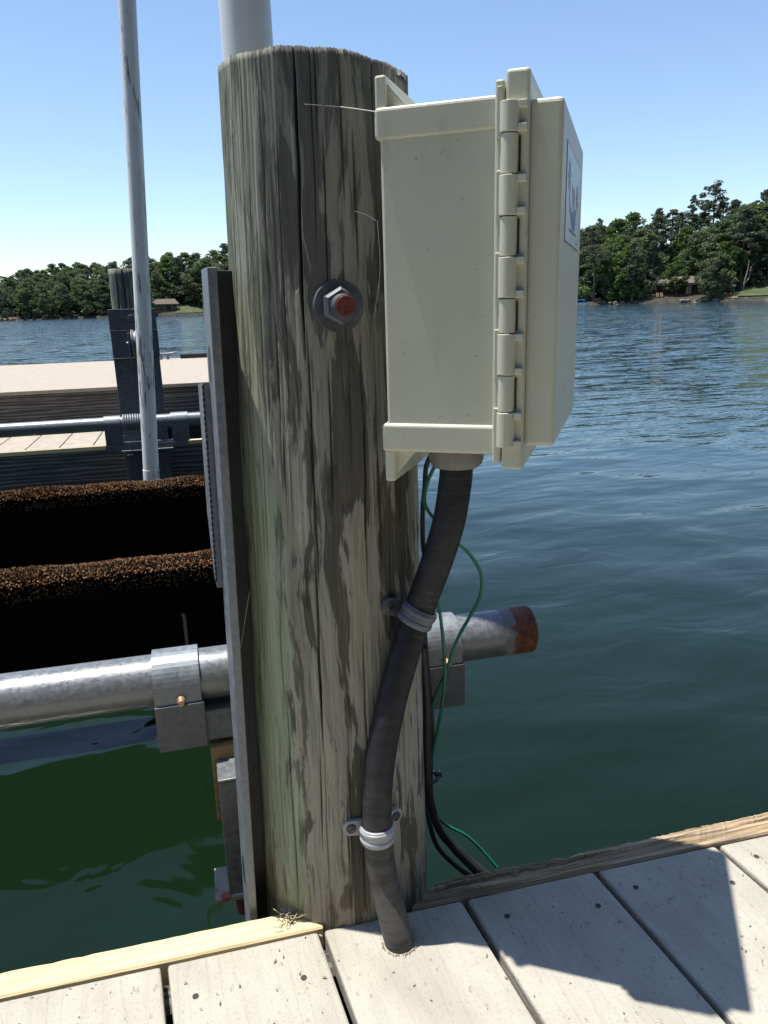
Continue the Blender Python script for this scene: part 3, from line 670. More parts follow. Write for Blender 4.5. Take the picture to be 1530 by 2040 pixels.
for _ in range(16): z0 = random.uniform(-.4, .8); cr.append((CA+random.uniform(1.7, 4.6), z0, z0+random.uniform(.2, .6), .0012, .01, .01))
for _ in range(48): z0 = random.uniform(-.1, .9); cr.append((CA+random.uniform(-1.6, 1.6), z0, z0+random.uniform(.06, .28), .0006, .003, .006))
tr_ = np.random.default_rng(9)
def ragged(th): return .0012*np.sin(th*3+1)+.0007*np.sin(th*11)+.00045*tr_.normal(size=len(th))+.006*np.cos(th-CA+1.9)
pil = thing('piling', 'weathered round timber piling with long splits at the dock edge', 'piling', PILE)
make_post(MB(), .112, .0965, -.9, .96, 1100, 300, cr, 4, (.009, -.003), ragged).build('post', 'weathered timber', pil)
bc = Vector((.222, .737, .731)); bdir = Vector((bc.x-PILE.x, bc.y-PILE.y, 0)).normalized(); bp_ = PILE+bdir*.1015+Vector((0, 0, .731))-PILE
bolt = MB().cyl(bp_-bdir*.02, bp_+bdir*.030, .0105, seg=24).build('through_bolt', 'rusty bolt', pil)
MB().tube([bp_-bdir*.004, bp_+bdir*.0015, bp_+bdir*.003], [.0255, .0255, .0245], 40).build('washer', 'zinc washer', bolt)
hx = MB(); hx.tube([bp_+bdir*.003, bp_+bdir*.013, bp_+bdir*.0155], [.0182, .0182, .0155], 6, smooth=False); hx.build('nut', 'zinc washer', bolt)
MB().tube([bp_+bdir*.0155, bp_+bdir*.024, bp_+bdir*.0305], [.0113, .0113, .0102], 24).build('thread_end', 'zinc washer', bolt)
MB().tube([bp_+bdir*.0300, bp_+bdir*.0312], [.0100, .0090], 24).build('rust_face', 'rusty bolt', bolt)

# ------------------------------------------------------------------ beige enclosure on the piling
WA = R(37.7); wv = Vector((math.sin(WA), math.cos(WA), 0)); nvx = Vector((wv.y, -wv.x, 0))
CBX = Vector((.233, .84, 0)); KW = .6991
BO = CBX + nvx*.102 + wv*(KW-CBX.dot(wv))
box = thing('enclosure_box', 'beige plastic hinged electrical enclosure mounted on the round piling', 'box', BO, math.atan2(nvx.y, nvx.x))
W_ = .254; BP = 'beige plastic'
body = MB().box(.004, .111, .0025, W_-.0025, .5945, .8955, .003).build('body', BP, box)
MB().box(0, .111, 0, W_, .872, .8985, .0035, 3).build('top_band', BP, body); MB().box(-.001, .111, -.0005, W_+.0005, .591, .619, .0035, 3).build('bottom_band', BP, body)
def foot(z0, z1, up):
    mb = MB(); bm = bmesh.new(); y0, y1 = .004, W_-.004; zt, zb = (z1, z0) if up else (z0, z1); th = .0105; ta = .0085
    # plate with its ends sloped, tapering towards the free edge
    mb.prism([(0, y0), (th, y0), (th, y1), (0, y1)], min(z0, z1), max(z0, z1), .0022); o = mb.build('mounting_foot', BP, box)
    return o
foot(.8975, .9250, True); foot(.5600, .5920, False)
for z0, z1 in ((.8985, .912), (.573, .591)):
    for y in (.010, W_-.016):
        rib = MB(); s = 1 if z0 > .8 else -1; zb_ = z0 if s > 0 else z1; zf = z1 if s > 0 else z0
        if s > 0: rib.add([(.0105, y, zb_-.001), (.030, y, zb_-.001), (.0105, y, zb_+.020), (.0105, y+.006, zb_-.001), (.030, y+.006, zb_-.001), (.0105, y+.006, zb_+.020)], [(0, 1, 2), (3, 5, 4), (0, 3, 4, 1), (1, 4, 5, 2), (2, 5, 3, 0)])
        else: rib.add([(.0105, y, zb_+.001), (.032, y, zb_+.001), (.0105, y, zb_-.024), (.0105, y+.006, zb_+.001), (.032, y+.006, zb_+.001), (.0105, y+.006, zb_-.024)], [(0, 2, 1), (3, 4, 5), (0, 1, 4, 3), (1, 2, 5, 4), (2, 0, 3, 5)])
        rib.build('rib', BP, box)
MB().box(.1085, .1165, -.0045, W_+.0045, .5835, .9085, .002).build('rear_rim', BP, box)
door = MB().box(.1175, .1375, -.0060, W_+.006, .5785, .9150, .003, 3).build('door', BP, box)
MB().box(.1365, .1650, .0005, W_-.0005, .6000, .8925, .0042, 3).build('door_panel', BP, door)
zk = [.8905, .866, .834, .801, .768, .733, .703, .666, .633, .600]
for i in range(9):
    z1_, z0_ = zk[i]-.0004, zk[i+1]+.0004; kn = MB(); seg = 10; prof_k = []
    rr = .0085 if i % 2 == 0 else .0076; cx_ = .1215; cy_ = -.0068
    for j in range(seg+1):
        t = math.pi*(1.0+j/seg); prof_k.append((cx_+rr*math.cos(t), cy_+rr*math.sin(t)))
    if i % 2 == 0:      # knuckle that belongs to the door, with a moulded pocket beside it
        poly = prof_k+[(.1300, -.004), (.113, -.004)]
        kn.prism(poly, z0_, z1_, .0007)
        kn.box(.1290, .1365, -.0120, -.004, z1_-.006, z1_-.0003, .0006); kn.box(.1290, .1365, -.0120, -.004, z0_+.0003, z0_+.006, .0006)
        k_ = kn.build('hinge_knuckle', BP, door)
    else:               # knuckle that belongs to the body, a slot between it and the door
        kn.prism(prof_k+[(.1291, -.004), (.113, -.004)], z0_, z1_, .0007)
        kn.box(.1115, .1150, -.0085, -.004, z0_, z1_, .0006)
        k_ = kn.build('hinge_knuckle', BP, body); MB().box(.1296, .1309, -.0078, -.0055, z0_+.002, z1_-.002).build('slot', 'black metal', k_)
    if i % 2 == 0: MB().box(.1105, .1150, -.0100, -.004, z0_-.0035 if i < 8 else z0_, z1_+(.004 if i else .012), .0009).build('hinge_ear', BP, body)
# sticker with palms, a sailing boat and a line of print
XS = .1650; stk = MB().box(XS+.0002, XS+.0007, .040, .205, .783, .8645).build('sticker', 'sticker white', door)
MB().box(XS+.0001, XS+.0004, .0385, .2065, .7815, .866).build('sticker_edge', 'zinc washer', door)
pr = MB(); xq = XS+.0009
def flat(mb, pts): mb.add([(xq, y, z) for y, z in pts], [tuple(range(len(pts)))])
blue = MB(); flat(blue, [(.075, .826), (.092, .815), (.112, .812), (.150, .820), (.158, .817), (.155, .806), (.148, .798), (.118, .797), (.098, .803), (.078, .812)])
flat(blue, [(.103, .838), (.120, .835), (.137, .836), (.139, .826), (.128, .8165), (.113, .8215)]); blue.build('boat_print', 'sticker blue', door)
grn = MB()
for cy, cz, s in ((.068, .842, 1.0), (.172, .835, .85)):
    for a in (10, 50, 95, 140, 185, 225, -40):
        c_, s__ = math.cos(R(a)), math.sin(R(a)); L_ = .019*s; flat(grn, [(cy, cz), (cy+L_*.5*c_-.004*s__, cz+L_*.5*s__+.004*c_), (cy+L_*c_, cz+L_*s__-.004), (cy+L_*.5*c_+.003*s__, cz+L_*.5*s__-.003*c_)])
    flat(grn, [(cy-.0015, cz), (cy+.0015, cz), (cy+.004, cz-.022*s), (cy+.001, cz-.022*s)])
grn.build('palm_print', 'sticker green', door)
prt = MB()
for i in range(9): y = .082+i*.0092; flat(prt, [(y, .7935), (y+.006, .7935), (y+.006, .7962), (y, .7962)])
for i in range(3): flat(prt, [(.168+i*.009, .7865), (.174+i*.009, .7865), (.174+i*.009, .7885), (.168+i*.009, .7885)])
prt.build('print_line', 'sticker blue', door)

# ------------------------------------------------------------------ conduit, straps, cables
RC = .0172
def oncyl(px, py, rad):
    d = ray(px, py); z = None
    o2 = Vector((CAM.x-PILE.x-.004, CAM.y-PILE.y)); d2 = Vector((d.x, d.y)); a = d2.dot(d2); b_ = 2*o2.dot(d2); c_ = o2.dot(o2)-rad*rad; D = b_*b_-4*a*c_
    t = (-b_-math.sqrt(max(0, D)))/(2*a); return CAM+d*t
def onplane(px, py, N, k): d = ray(px, py); return CAM+d*((k-CAM.dot(N))/d.dot(N))
wc = KW+.048                                     # the fitting sits this far in from the near side
top = onplane(909, 905, wv, wc); top.z = .5905
c0 = top; c1 = onplane(907, 957, wv, wc)
hdof = lambda p: math.hypot(p.x, p.y)
h0, q5 = hdof(c1), oncyl(777, 1410, .125); h5 = hdof(q5)
pts = [Vector((top.x, top.y, .572)), c1+Vector((0, 0, -.002)), athd(894, 1040, h0), athd(868, 1125, h0+.008), athd(838, 1205, h0+.020), athd(807, 1300, h0+.010), q5, oncyl(757, 1520, .1258), oncyl(751, 1610, .1275), oncyl(754, 1680, .130), oncyl(766, 1760, .137), onz(795, 1876, .0), onz(803, 1905, -.05)]
cpath = spline(pts, 26)
con = thing('conduit', 'grey flexible conduit running from the box down the piling into the deck', 'conduit', onz(795, 1876, 0)); cl = con.location.copy()
hose = MB(); acc = 0.0; rads = []
dense = spline(pts, 60)
for i, q in enumerate(dense):
    if i: acc += (q-dense[i-1]).length
    rads.append(RC*(1+.0028*math.sin(acc/.0052*2*math.pi)))
hose.tube([q-cl for q in dense], rads, 28); hose.build('hose', 'grey conduit', con)
fit = MB(); zt = .5912; cz = Vector((c0.x, c0.y, 0))
for a, b_, r0, r1 in ((.5912, .5885, .0285, .0285),): fit.tube([cz+Vector((0, 0, a))-cl, cz+Vector((0, 0, b_))-cl], [r0, r1], 32)
fit.build('gasket', 'black rubber', con)
f2 = MB().tube([cz+Vector((0, 0, z))-cl for z in (.5885, .577, .572, .5685)], [.0282, .0280, .0262, .0225], 36); f2.build('connector', 'grey fitting', con)
pm_ = MB(); ip = [i for i in range(len(dense)) if dense[i].z < .435 and dense[i].z > .375]
cols = MB()
for row in range(7):
    q = dense[ip[0]+int((len(ip)-1)*row/6)]; tq = (dense[ip[0]+int((len(ip)-1)*row/6)+1]-q).normalized(); vw = (CAM-q); vw = (vw-tq*vw.dot(tq)).normalized(); sd = tq.cross(vw)
    for jj in range(6):
        if (row*6+jj) % 5 == 3: continue
        a = -.30-.17*jj if row % 2 else -.22-.15*jj; dirv = vw*math.cos(a)+sd*math.sin(a); tang = -vw*math.sin(a)+sd*math.cos(a); cpt = q+dirv*(RC*1.012)-cl; hs = .0009; ws = .0011
        cols.add([cpt-tang*ws-tq*hs, cpt+tang*ws-tq*hs, cpt+tang*ws+tq*hs, cpt-tang*ws+tq*hs], [(0, 1, 2, 3)])
cols.build('print_marks', 'conduit print', con)
def strap(label, q, tq, outv, lugs, group):
    """two-hole strap: band over the conduit, a lug each side with a cross-head screw"""
    t = thing('conduit_strap', label, 'strap', q, 0, group); tq = tq.normalized(); outv = (outv-tq*outv.dot(tq)).normalized(); sd = tq.cross(outv)
    if sd.dot(RT) < 0: sd = -sd
    wdt = .0105; ro, ri = RC+.0046, RC+.0003; bm_ = MB()
    for (off, hw, rr_) in ((0, wdt, ro-.0016), (.0058, .0028, ro-.0007), (-.0050, .0028, ro-.0007)):
        ns = 26; vs = []
        for i in range(ns+1):
            a = math.pi*(-.62+1.24*i/ns); dv = outv*math.cos(a)+sd*math.sin(a)
            for r_2, h_ in ((ri, -hw), (rr_-.0006, -hw), (rr_, -hw+.0008), (rr_, hw-.0008), (rr_-.0006, hw), (ri, hw)): vs.append(dv*r_2+tq*(off+h_))
        bm_.add(vs, [(i*6+j, i*6+(j+1) % 6, (i+1)*6+(j+1) % 6, (i+1)*6+j) for i in range(ns) for j in range(6)]+[(0, 1, 2, 3, 4, 5), tuple(ns*6+j for j in range(5, -1, -1))], True)
    bm_.build('band', STRAP, t)
    for lg in lugs:
        lv = lg-q; nrm = Vector((lg.x-PILE.x, lg.y-PILE.y, 0)).normalized(); dirl = (lv-nrm*lv.dot(nrm)); dirl.normalize(); per = nrm.cross(dirl)
        m_ = MB(); n = 14; hw = .0098; poly = []
        for i in range(n+1):
            a = -math.pi/2+math.pi*i/n; poly.append(lv+dirl*hw*math.cos(a)+per*hw*math.sin(a))
        L_ = max(.006, (lv.length-RC*.9)); poly += [lv-dirl*L_+per*hw, lv-dirl*L_-per*hw]
        k = len(poly); m_.add([p+nrm*.0028 for p in poly]+[p-nrm*.003 for p in poly], [tuple(range(k)), tuple(range(2*k-1, k-1, -1))]+[(i, k+i, k+(i+1) % k, (i+1) % k) for i in range(k)])
        lo = m_.build('lug', STRAP, t)
        s_ = MB().tube([lv+nrm*.0028, lv+nrm*.0042, lv+nrm*.0048], [.0060, .0060, .0048], 18); s_.build('screw', 'zinc screw', t)
        x_ = MB()
        for u_, v_ in ((dirl, per), (per, dirl)): 
            u2 = (u_+v_*.5).normalized(); v2 = nrm.cross(u2); c_ = lv+nrm*.00495; x_.add([c_-u2*.0042-v2*.0008, c_+u2*.0042-v2*.0008, c_+u2*.0042+v2*.0008, c_-u2*.0042+v2*.0008], [(0, 1, 2, 3)])
        x_.build('screw_slot', 'black metal', t)
def near_idx(py_):
    best = min(range(len(dense)), key=lambda i: abs((1020-FPX*((dense[i]-CAM).dot(UP))/((dense[i]-CAM).dot(FW)))-py_)); return best
i1 = near_idx(1226); i2 = near_idx(1657)
q1 = dense[i1]; t1 = dense[i1+2]-dense[i1-2]; t1 = (t1.normalized()-RT*.16).normalized(); o1 = (q1-Vector((PILE.x, PILE.y, q1.z))).normalized()
simple('shaded strap plastic', (.13, .14, .165), .42, 0, .1, 60)  # same plastic as the lower strap, darkened to carry the upper strap's shade
STRAP = 'shaded strap plastic'
strap('grey two hole strap clamping the conduit high on the piling', q1, t1, (o1*.6+(CAM-q1).normalized()*.6+RT*.25), [oncyl(775, 1207, .1085)], 'conduit straps')
STRAP = 'grey strap plastic'
q2 = dense[i2]; t2 = dense[i2+2]-dense[i2-2]; o2_ = (q2-Vector((PILE.x, PILE.y, q2.z))).normalized()
strap('pale grey two hole strap clamping the conduit just above the deck', q2, t2, o2_, [oncyl(699, 1648, .1140), oncyl(786, 1624, .1150)], 'conduit straps')

def cable(name, label, pts, r, mat, cat='cable', group=None, n=12):
    p0 = Vector(pts[-1]); t = MB().tube([q-p0 for q in spline(pts, n)], r, 10).build(name, mat, None, p0); return tag(t, label, cat, group)
def hd(px, py, d): return athd(px, py, d)
cable('cable', 'thick black cable hanging down the right side of the piling', [hd(842, 1290, .93), hd(850, 1400, .93), hd(851, 1500, .93), hd(856, 1590, .93), hd(880, 1660, .94), hd(925, 1705, .95), hd(965, 1740, .95)], .0062, 'black rubber')
cable('cable', 'second black cable curving out under the weathered edge board', [hd(836, 1150, .93), hd(846, 1300, .945), hd(858, 1440, .945), hd(855, 1560, .945), hd(866, 1630, .93), hd(900, 1685, .92), hd(948, 1735, .925)], .0055, 'black rubber')
cable('cable', 'thin black cable lowest of the cables beside the piling base', [hd(846, 1560, .94), hd(850, 1610, .93), hd(868, 1680, .92), hd(905, 1722, .92), hd(950, 1755, .92)], .0035, 'black rubber')
cable('wire', 'green wire looping out over the lake beside the grey conduit', [hd(905, 1078, .86), hd(932, 1100, .88), hd(957, 1140, .90), hd(957, 1185, .91), hd(936, 1228, .92), hd(908, 1280, .93), hd(888, 1340, .935), hd(868, 1385, .94), hd(855, 1440, .945), hd(852, 1520, .945)], .0023, 'green insulation', 'wire')
cable('wire', 'straight green wire hanging behind the upper strap past the pipe', [hd(866, 1185, .90), hd(876, 1220, .91), hd(884, 1290, .92), hd(886, 1350, .925), hd(878, 1420, .93), hd(862, 1500, .94), hd(854, 1550, .945)], .0023, 'green insulation', 'wire')
cable('wire', 'thin green wire bowing outward above the weathered edge board', [hd(868, 1625, .94), hd(892, 1645, .95), hd(925, 1662, .955), hd(955, 1688, .96), hd(990, 1728, .96)], .0021, 'green insulation', 'wire')
cable('wire', 'dark wire looping from the box underside on the left of the fitting', [onplane(862, 900, wv, KW+.10), onplane(849, 930, wv, KW+.10), onplane(846, 975, wv, KW+.10), onplane(842, 1020, wv, KW+.10), onplane(843, 1085, wv, KW+.095), onplane(850, 1135, wv, KW+.085), onplane(850, 1185, wv, KW+.08)], .0028, 'black rubber', 'wire')
cable('wire', 'dark green wire crossing behind the conduit below the box', [onplane(868, 925, wv, KW+.09), onplane(852, 960, wv, KW+.09), onplane(846, 1000, wv, KW+.09), onplane(862, 1030, wv, KW+.09), onplane(885, 1050, wv, KW+.09), onplane(905, 1078, wv, KW+.075)], .0021, 'green insulation', 'wire')
zp = hd(852, 1548, .94); zt_ = MB(); zt_.tube([Vector((.0145*math.cos(a), .0145*math.sin(a), 0)) for a in np.linspace(0, 2*math.pi, 20, endpoint=False)], .0024, 6, closed=True).box(.012, .021, -.004, .004, -.0035, .0035, .001)
tag(zt_.build('cable_tie', 'black rubber', None, zp), 'black cable tie holding the cables beside the piling', 'cable tie')

# ------------------------------------------------------------------ upright steel angle left of the piling
ang_ = thing('steel_upright', 'grey galvanised steel angle standing upright beside the piling', 'steel angle', (.0985, .795, 0))
zt_ = .772
ang_.rotation_euler = (0, math.atan(.016/.77), 0)
lg = MB().box(-.0095, 0, 0, .048, -.30, zt_, .0012); leg = lg.build('long_leg', 'galvanised steel', ang_)
MB().box(-.0005, .060, .0385, .048, -.30, zt_-.001, .0010).build('short_leg', 'leg shade and weld steel', ang_)
for z in (.675, .045):
    h_ = MB(); n = 16; pts_ = []
    for i in range(n):
        a = 2*math.pi*i/n; pts_.append((-.0097, .028+.008*math.cos(a), z+(.012 if math.sin(a) > 0 else -.012)+.008*math.sin(a)))
    h_.add(pts_, [tuple(range(n))]); h_.build('slot_hole', 'black metal', leg)
gs = MB(); gp = [(.044, .655), (.094, .650), (.094, .500), (.066, .425), (.044, .42)]; k = len(gp)
gs.add([(-.0098, y, z) for y, z in gp]+[(-.0160, y, z) for y, z in gp], [tuple(range(k)), tuple(range(2*k-1, k-1, -1))]+[(i, k+i, k+(i+1) % k, (i+1) % k) for i in range(k)])
gs.build('gusset_plate', 'galvanised steel', ang_)
wl = MB()
for i in range(34): z = .43+.22*i/33; wl.tube([(-.0162, .045+.0012*math.sin(i*2.3), z-.0035), (-.0166, .0440, z), (-.0162, .045, z+.0035)], [.0007, .0015, .0007], 7)
wl.build('weld_bead', 'leg shade and weld steel', ang_)

# ------------------------------------------------------------------ boat lift by the near piling
PM, PZ, PR = 1.012, .2325, .0362
p_end = .478
lp = lift('lift_pipe', 'thick galvanised lift pipe passing behind the piling with rusty end', 'pipe', p_end, PM, PZ)
MB().cyl((-2.3, 0, 0), (-.050, 0, 0), PR, seg=48).build('tube', 'galvanised pipe', lp)
rc = MB().tube([(-.052, 0, 0), (-.002, 0, 0), (0, 0, 0), (0, 0, 0), (-.02, 0, 0)], [PR+.0004, PR+.0004, PR-.001, PR-.006, PR-.006], 40); rc.build('rusty_end', 'rusted pipe end', lp)
def saddle(u0, u1, label):
    t = lift('pipe_saddle', label, 'bracket', (u0+u1)/2, PM, .15, 'saddles on the near lift pipe'); hw = (u1-u0)/2; dz = PZ-.15; ro, ri = PR+.0060, PR+.0008
    prof_o = [(-ro, -.004)]+[(-ro*math.cos(a), dz+ro*math.sin(a)) for a in np.linspace(0, math.pi, 21)]+[(ro, -.004)]
    prof_i = [(-ri, -.004)]+[(-ri*math.cos(a), dz+ri*math.sin(a)) for a in np.linspace(0, math.pi, 21)]+[(ri, -.004)]
    n = len(prof_o); vs = []
    for x in (-hw, hw): vs += [(x, y, z) for y, z in prof_o]+[(x, y, z) for y, z in prof_i]
    fs = [(i, i+1, 2*n+i+1, 2*n+i) for i in range(n-1)]+[(n+i, 2*n+n+i, 2*n+n+i+1, n+i+1) for i in range(n-1)]+[(i, n+i, n+i+1, i+1) for i in range(n-1)]+[(2*n+i, 2*n+i+1, 3*n+i+1, 3*n+i) for i in range(n-1)]
    MB().add(vs, fs).build('strap_plate', 'galvanised steel', t)
    MB().box(-hw-.001, hw+.003, -ro-.0035, -ro+.004, -.006, .062, .001).build('front_plate', 'dark galvanised steel', t)
    MB().tube([(.004, -ro-.001, dz-.014), (.004, -ro-.006, dz-.014), (.004, -ro-.012, dz-.014)], [.0065, .0055, .0042], 12).build('bolt', 'coppery bolt', t)
    MB().tube([(-hw-.004, -ro+.008, .012), (-hw+.002, -ro+.008, .012)], .004, 8).build('pin', 'galvanised steel', t)
    return t
saddle(-.090, -.028, 'galvanised pipe saddle with copper coloured bolt left of the steel upright')
saddle(.293, .352, 'galvanised pipe saddle behind the cables right of the piling')
bm2 = lift('support_beam', 'dark square steel beam under the lift pipe behind the piling', 'beam', .13, PM, .148)
MB().box(-.218, .222, -.040, .040, 0, .0465, .002).build('tube', 'dark galvanised steel', bm2); MB().box(-.03, .03, -.052, -.0402, -.06, .10, .001).build('mounting_plate', 'dark galvanised steel', bm2)
hp = lift('hanger_post', 'dark steel post with bright top hanging beside the steel upright', 'post', .020, .940, -.065)
MB().box(-.036, .034, -.026, .024, 0, .182, .0015).build('post', 'dark galvanised steel', hp); MB().box(-.0365, .0345, -.0265, .0245, .1823, .1860, .001).build('cap_plate', 'galvanised pipe', hp)
MB().box(-.043, .03, .026, .052, .085, .205, .002).build('timber_back', 'tan lumber', hp)
fp = [umof(onz(x, y, -.095)) for x, y in ((425, 1729), (440, 1792))]
ft = lift('foot_plate', 'rust spotted steel plate with bolt at the foot of the hanger post', 'plate', .0, .93, -.102)
MB().box(fp[0][0]+.001, .05, fp[1][1]-.93, fp[0][1]-.93, 0, .0065, .0012).build('plate', 'rust spotted plate', ft)
MB().tube([(.002, fp[1][1]-.93+.012, 0), (.002, fp[1][1]-.93+.012, -.014), (.002, fp[1][1]-.93+.012, -.030), (.002, fp[1][1]-.93+.012, -.034)], [.0115, .0105, .0095, .006], 14).build('bolt', 'rusty steel', ft)
MB().tube([(.020, fp[0][1]-.93-.02, .0065), (.020, fp[0][1]-.93-.02, .015)], [.011, .010], 6, smooth=False).build('nut', 'black metal', ft)

# ------------------------------------------------------------------ carpeted bunks, cradle, guide poles
def bunk(u0, u1, m, zt, zb, label, seed):
    L_ = u1-u0; t = lift('lift_bunk', label, 'bunk', u0, m, zb, 'carpeted bunks'); hz = zt-zb; hw = .040
    r_ = np.random.default_rng(seed); pr_ = [(-hw, 0)]+[(-hw*math.cos(a), hz-.022+.022*math.sin(a)) for a in np.linspace(0, math.pi, 11)]+[(hw, 0)]; n = len(pr_); vs = []
    for i in range(41):
        for y, z in pr_: vs.append((L_*i/40, y, z+(r_.normal(0, .0012) if z > .1 else 0)))
    mb = MB().add(vs, [(i*n+j, (i+1)*n+j, (i+1)*n+(j+1) % n, i*n+(j+1) % n) for i in range(40) for j in range(n)]+[tuple(range(n)), tuple(40*n+j for j in range(n-1, -1, -1))], True); bd_ = mb.build('bunk_board', 'bunk shade black', t)
    tf_ = MB(); N_ = int(9000*L_/1.6); a = r_.uniform(-.12*math.pi, 1.0*math.pi, N_); x = r_.uniform(.01, L_-.004, N_); ln = r_.uniform(.004, .0095, N_)*(1+.6*(np.sin(x*9+seed)+np.sin(x*23))*.5)
    for i in range(N_):
        ca, sa = math.cos(a[i]), math.sin(a[i]); sy, sz = -ca, max(sa, -.4)
        b_ = Vector((x[i], -hw*ca*(1.0), hz-.022+.022*sa if sa > 0 else hz-.022+.12*sa)); o_ = Vector((r_.normal(0, .5), sy+r_.normal(0, .35), max(.15, sz)+r_.normal(0, .35))).normalized(); s = .0032
        e1 = o_.orthogonal().normalized(); e2 = o_.cross(e1); tip = b_+o_*max(.002, ln[i]); k = len(tf_.v)
        tf_.v += [tuple(b_+e1*s), tuple(b_-e1*s*.5+e2*s*.86), tuple(b_-e1*s*.5-e2*s*.86), tuple(tip+e1*s*.6), tuple(tip-e1*s*.6)]
        tf_.f += [(k, k+1, k+4, k+3), (k+1, k+2, k+4), (k+2, k, k+3, k+4)]; tf_.sm += [False]*3
    c_ = tf_.build('carpet_pile', 'brown carpet', t); c_['kind'] = 'stuff'; return t
b1 = bunk(-1.9, .22, 2.0, .098, -.285, 'nearer of two brown carpeted lift bunks, low behind the pipe', 2)
b2 = bunk(-2.3, .16, 3.0, .098, -.285, 'farther brown carpeted lift bunk below the far dock', 5)
bk = umof(onm(357, 1228, 1.955)); 
MB().box(bk[0]+1.9-.045, bk[0]+1.9+.01, -.046, -.041, .0, .345-.012-.10, .002).build('bracket', 'bunk shade black', b1)
MB().tube([(bk[0]+1.9+.013, -.050, .02), (bk[0]+1.9+.013, -.050, .225), (bk[0]+1.9+.010, -.048, .236)], .0045, 8).build('rod', 'tan lumber', b1)
for u in (.06, -1.5):
    t = lift('cradle_beam', 'dark cradle beam carrying the bunks '+('behind the steel upright' if u > 0 else 'beyond the left picture edge'), 'beam', u, 1.6, -.40); MB().box(-.05, .05, 0, 1.9, 0, .112, .002).build('beam', 'black metal', t)
def pole(name, label, pa, pb, r, mat, joint=None):
    pa, pb = Vector(pa), Vector(pb); t = thing(name, label, 'pole', pb); MB().cyl(pa-pb, Vector((0, 0, 0)), r, seg=32).build('tube', mat, t)
    if joint is not None: q = (pa-pb)*joint; MB().tube([q-(pa-pb).normalized()*.05, q], r+.0015, 32).build('sleeve', mat, t)
    return t
la, lb = onm(253, 0, 3.12), onm(302, 955, 3.12); dv = (lb-la).normalized()
pole('guide_pole', 'slim scuffed white guide pole left of the piling', la-dv*1.2, lb+dv*.35, .0305, 'scuffed white pipe', .12)
ta = athd(491, 60, 1.20); hz_ = Vector((ta.x, ta.y, -.45))
pole('guide_pole', 'thick white pipe rising behind the top of the round piling', (ta.x, ta.y, 2.6), hz_, .0356, 'white pvc')

# ------------------------------------------------------------------ far dock, far piling, far lift gear
FM = 4.56
fd = lift('far_dock', 'sunlit composite far dock with dark timber front across the boat slip', 'dock', -1.6, FM, 0)
for k in range(16):
    x0 = -1.55+.183*k; bd = MB().box(x0, x0+.1765, .004, 1.10, -.026, 0, .003).build('deck_board', 'far composite board', fd)
fr = MB().box(-2.0, 1.75, 0, .038, -.245, -.027, .003).build('fascia_board', 'grey lumber', fd); MB().box(-2.0, 1.75, -.004, .034, -.026, -.002, .002).build('nosing', 'fresh yellow lumber', fd)
MB().box(-2.0, 1.75, .002, .036, -.5, -.249, .003).build('lower_fascia_board', 'grey lumber', fd)
UF = 1.12
pz = onm(0, 776, FM+UF).z; pz2 = onm(400, 766, FM+UF).z; PZT = (pz+pz2)/2
ud = lift('raised_dock', 'raised tan dock platform with dark front behind the far dock', 'dock', -1.6, FM+UF, 0)
MB().box(-3.2, 2.6, 0, .038, -.02, PZT-.03, .002).build('front_board', 'grey lumber', ud); MB().box(-3.2, 2.6, .06, .1, -.2, PZT-.03, .002).build('inner_frame', 'black metal', ud)
bdep = umof(onz(0, 728, PZT))[1]-(FM+UF)
for k in range(int(bdep/.145)): MB().box(-3.2, 2.6, -.02+.145*k, -.02+.145*k+.139, PZT-.026, PZT, .003).build('deck_board', 'far tan board', ud).rotation_euler = (0, 0, 0)
for u in (-2.5, -.6, 1.2): MB().box(u, u+.14, bdep-.3, bdep-.16, -1.2, PZT-.03).build('post', 'grey lumber', ud)
for i in range(9): x = -2.9+.62*i; MB().tube([(x, bdep-.03, PZT), (x, bdep-.03, PZT+.012)], [.012, .009], 8).build('edge_bolt', 'galvanised steel', ud)
cu = umof(onz(330, 712, PZT)); ct = lift('dock_cleat', 'galvanised mooring cleat on the back edge of the raised dock', 'cleat', cu[0], FM+UF+bdep-.22, PZT)
MB().tube(spline([(-.14, 0, .07), (-.05, 0, .058), (.05, 0, .058), (.14, 0, .075)], 4), [.006, .009, .012, .013, .014, .014, .014, .014, .014, .013, .012, .009, .006], 8).build('horn', 'galvanised pipe', ct)
for x in (-.035, .035): MB().cyl((x, 0, 0), (x, 0, .06), .016, .012, 8).build('leg', 'galvanised pipe', ct)
du = umof(onz(389, 713, PZT)); tag(MB().box(-.16, .16, -.05, .05, 0, .05, .012).build('dock_bumper', 'black rubber', None, um(du[0], FM+UF+bdep-.15, PZT)), 'dark flat bumper lying at the back of the raised dock', 'bumper').rotation_euler = (0, 0, LA)
# far piling
FU, FP = -.283, 4.45
fpl = lift('piling', 'dark far timber piling behind the slim white pole', 'piling', FU, FP, 0)
crf = [(random.uniform(0, 6.28), random.uniform(-.2, .5), 1.0, .004, .012, .02) for _ in range(9)]
make_post(MB(), .108, .100, -.9, .958, 260, 60, crf, 8).build('post', 'dark timber', fpl)
fb = lift('pile_bracket', 'dark galvanised steel bracket bolted to the far piling', 'bracket', FU+.004, FP-.118, 0)
DG = 'dark galvanised steel'
MB().box(-.120, .120, -.006, .010, .632, .752, .002).build('upper_plate', DG, fb); MB().box(-.118, .122, -.018, -.0065, .500, .640, .002).build('middle_plate', DG, fb)
MB().box(-.118, .118, -.005, .008, -.02, .4995, .002).build('channel', DG, fb); MB().box(-.118, .118, -.012, -.0055, -.26, .085, .002).build('lower_plate', DG, fb); MB().box(-.105, .105, -.03, -.0125, -.34, -.02, .002).build('foot', DG, fb)
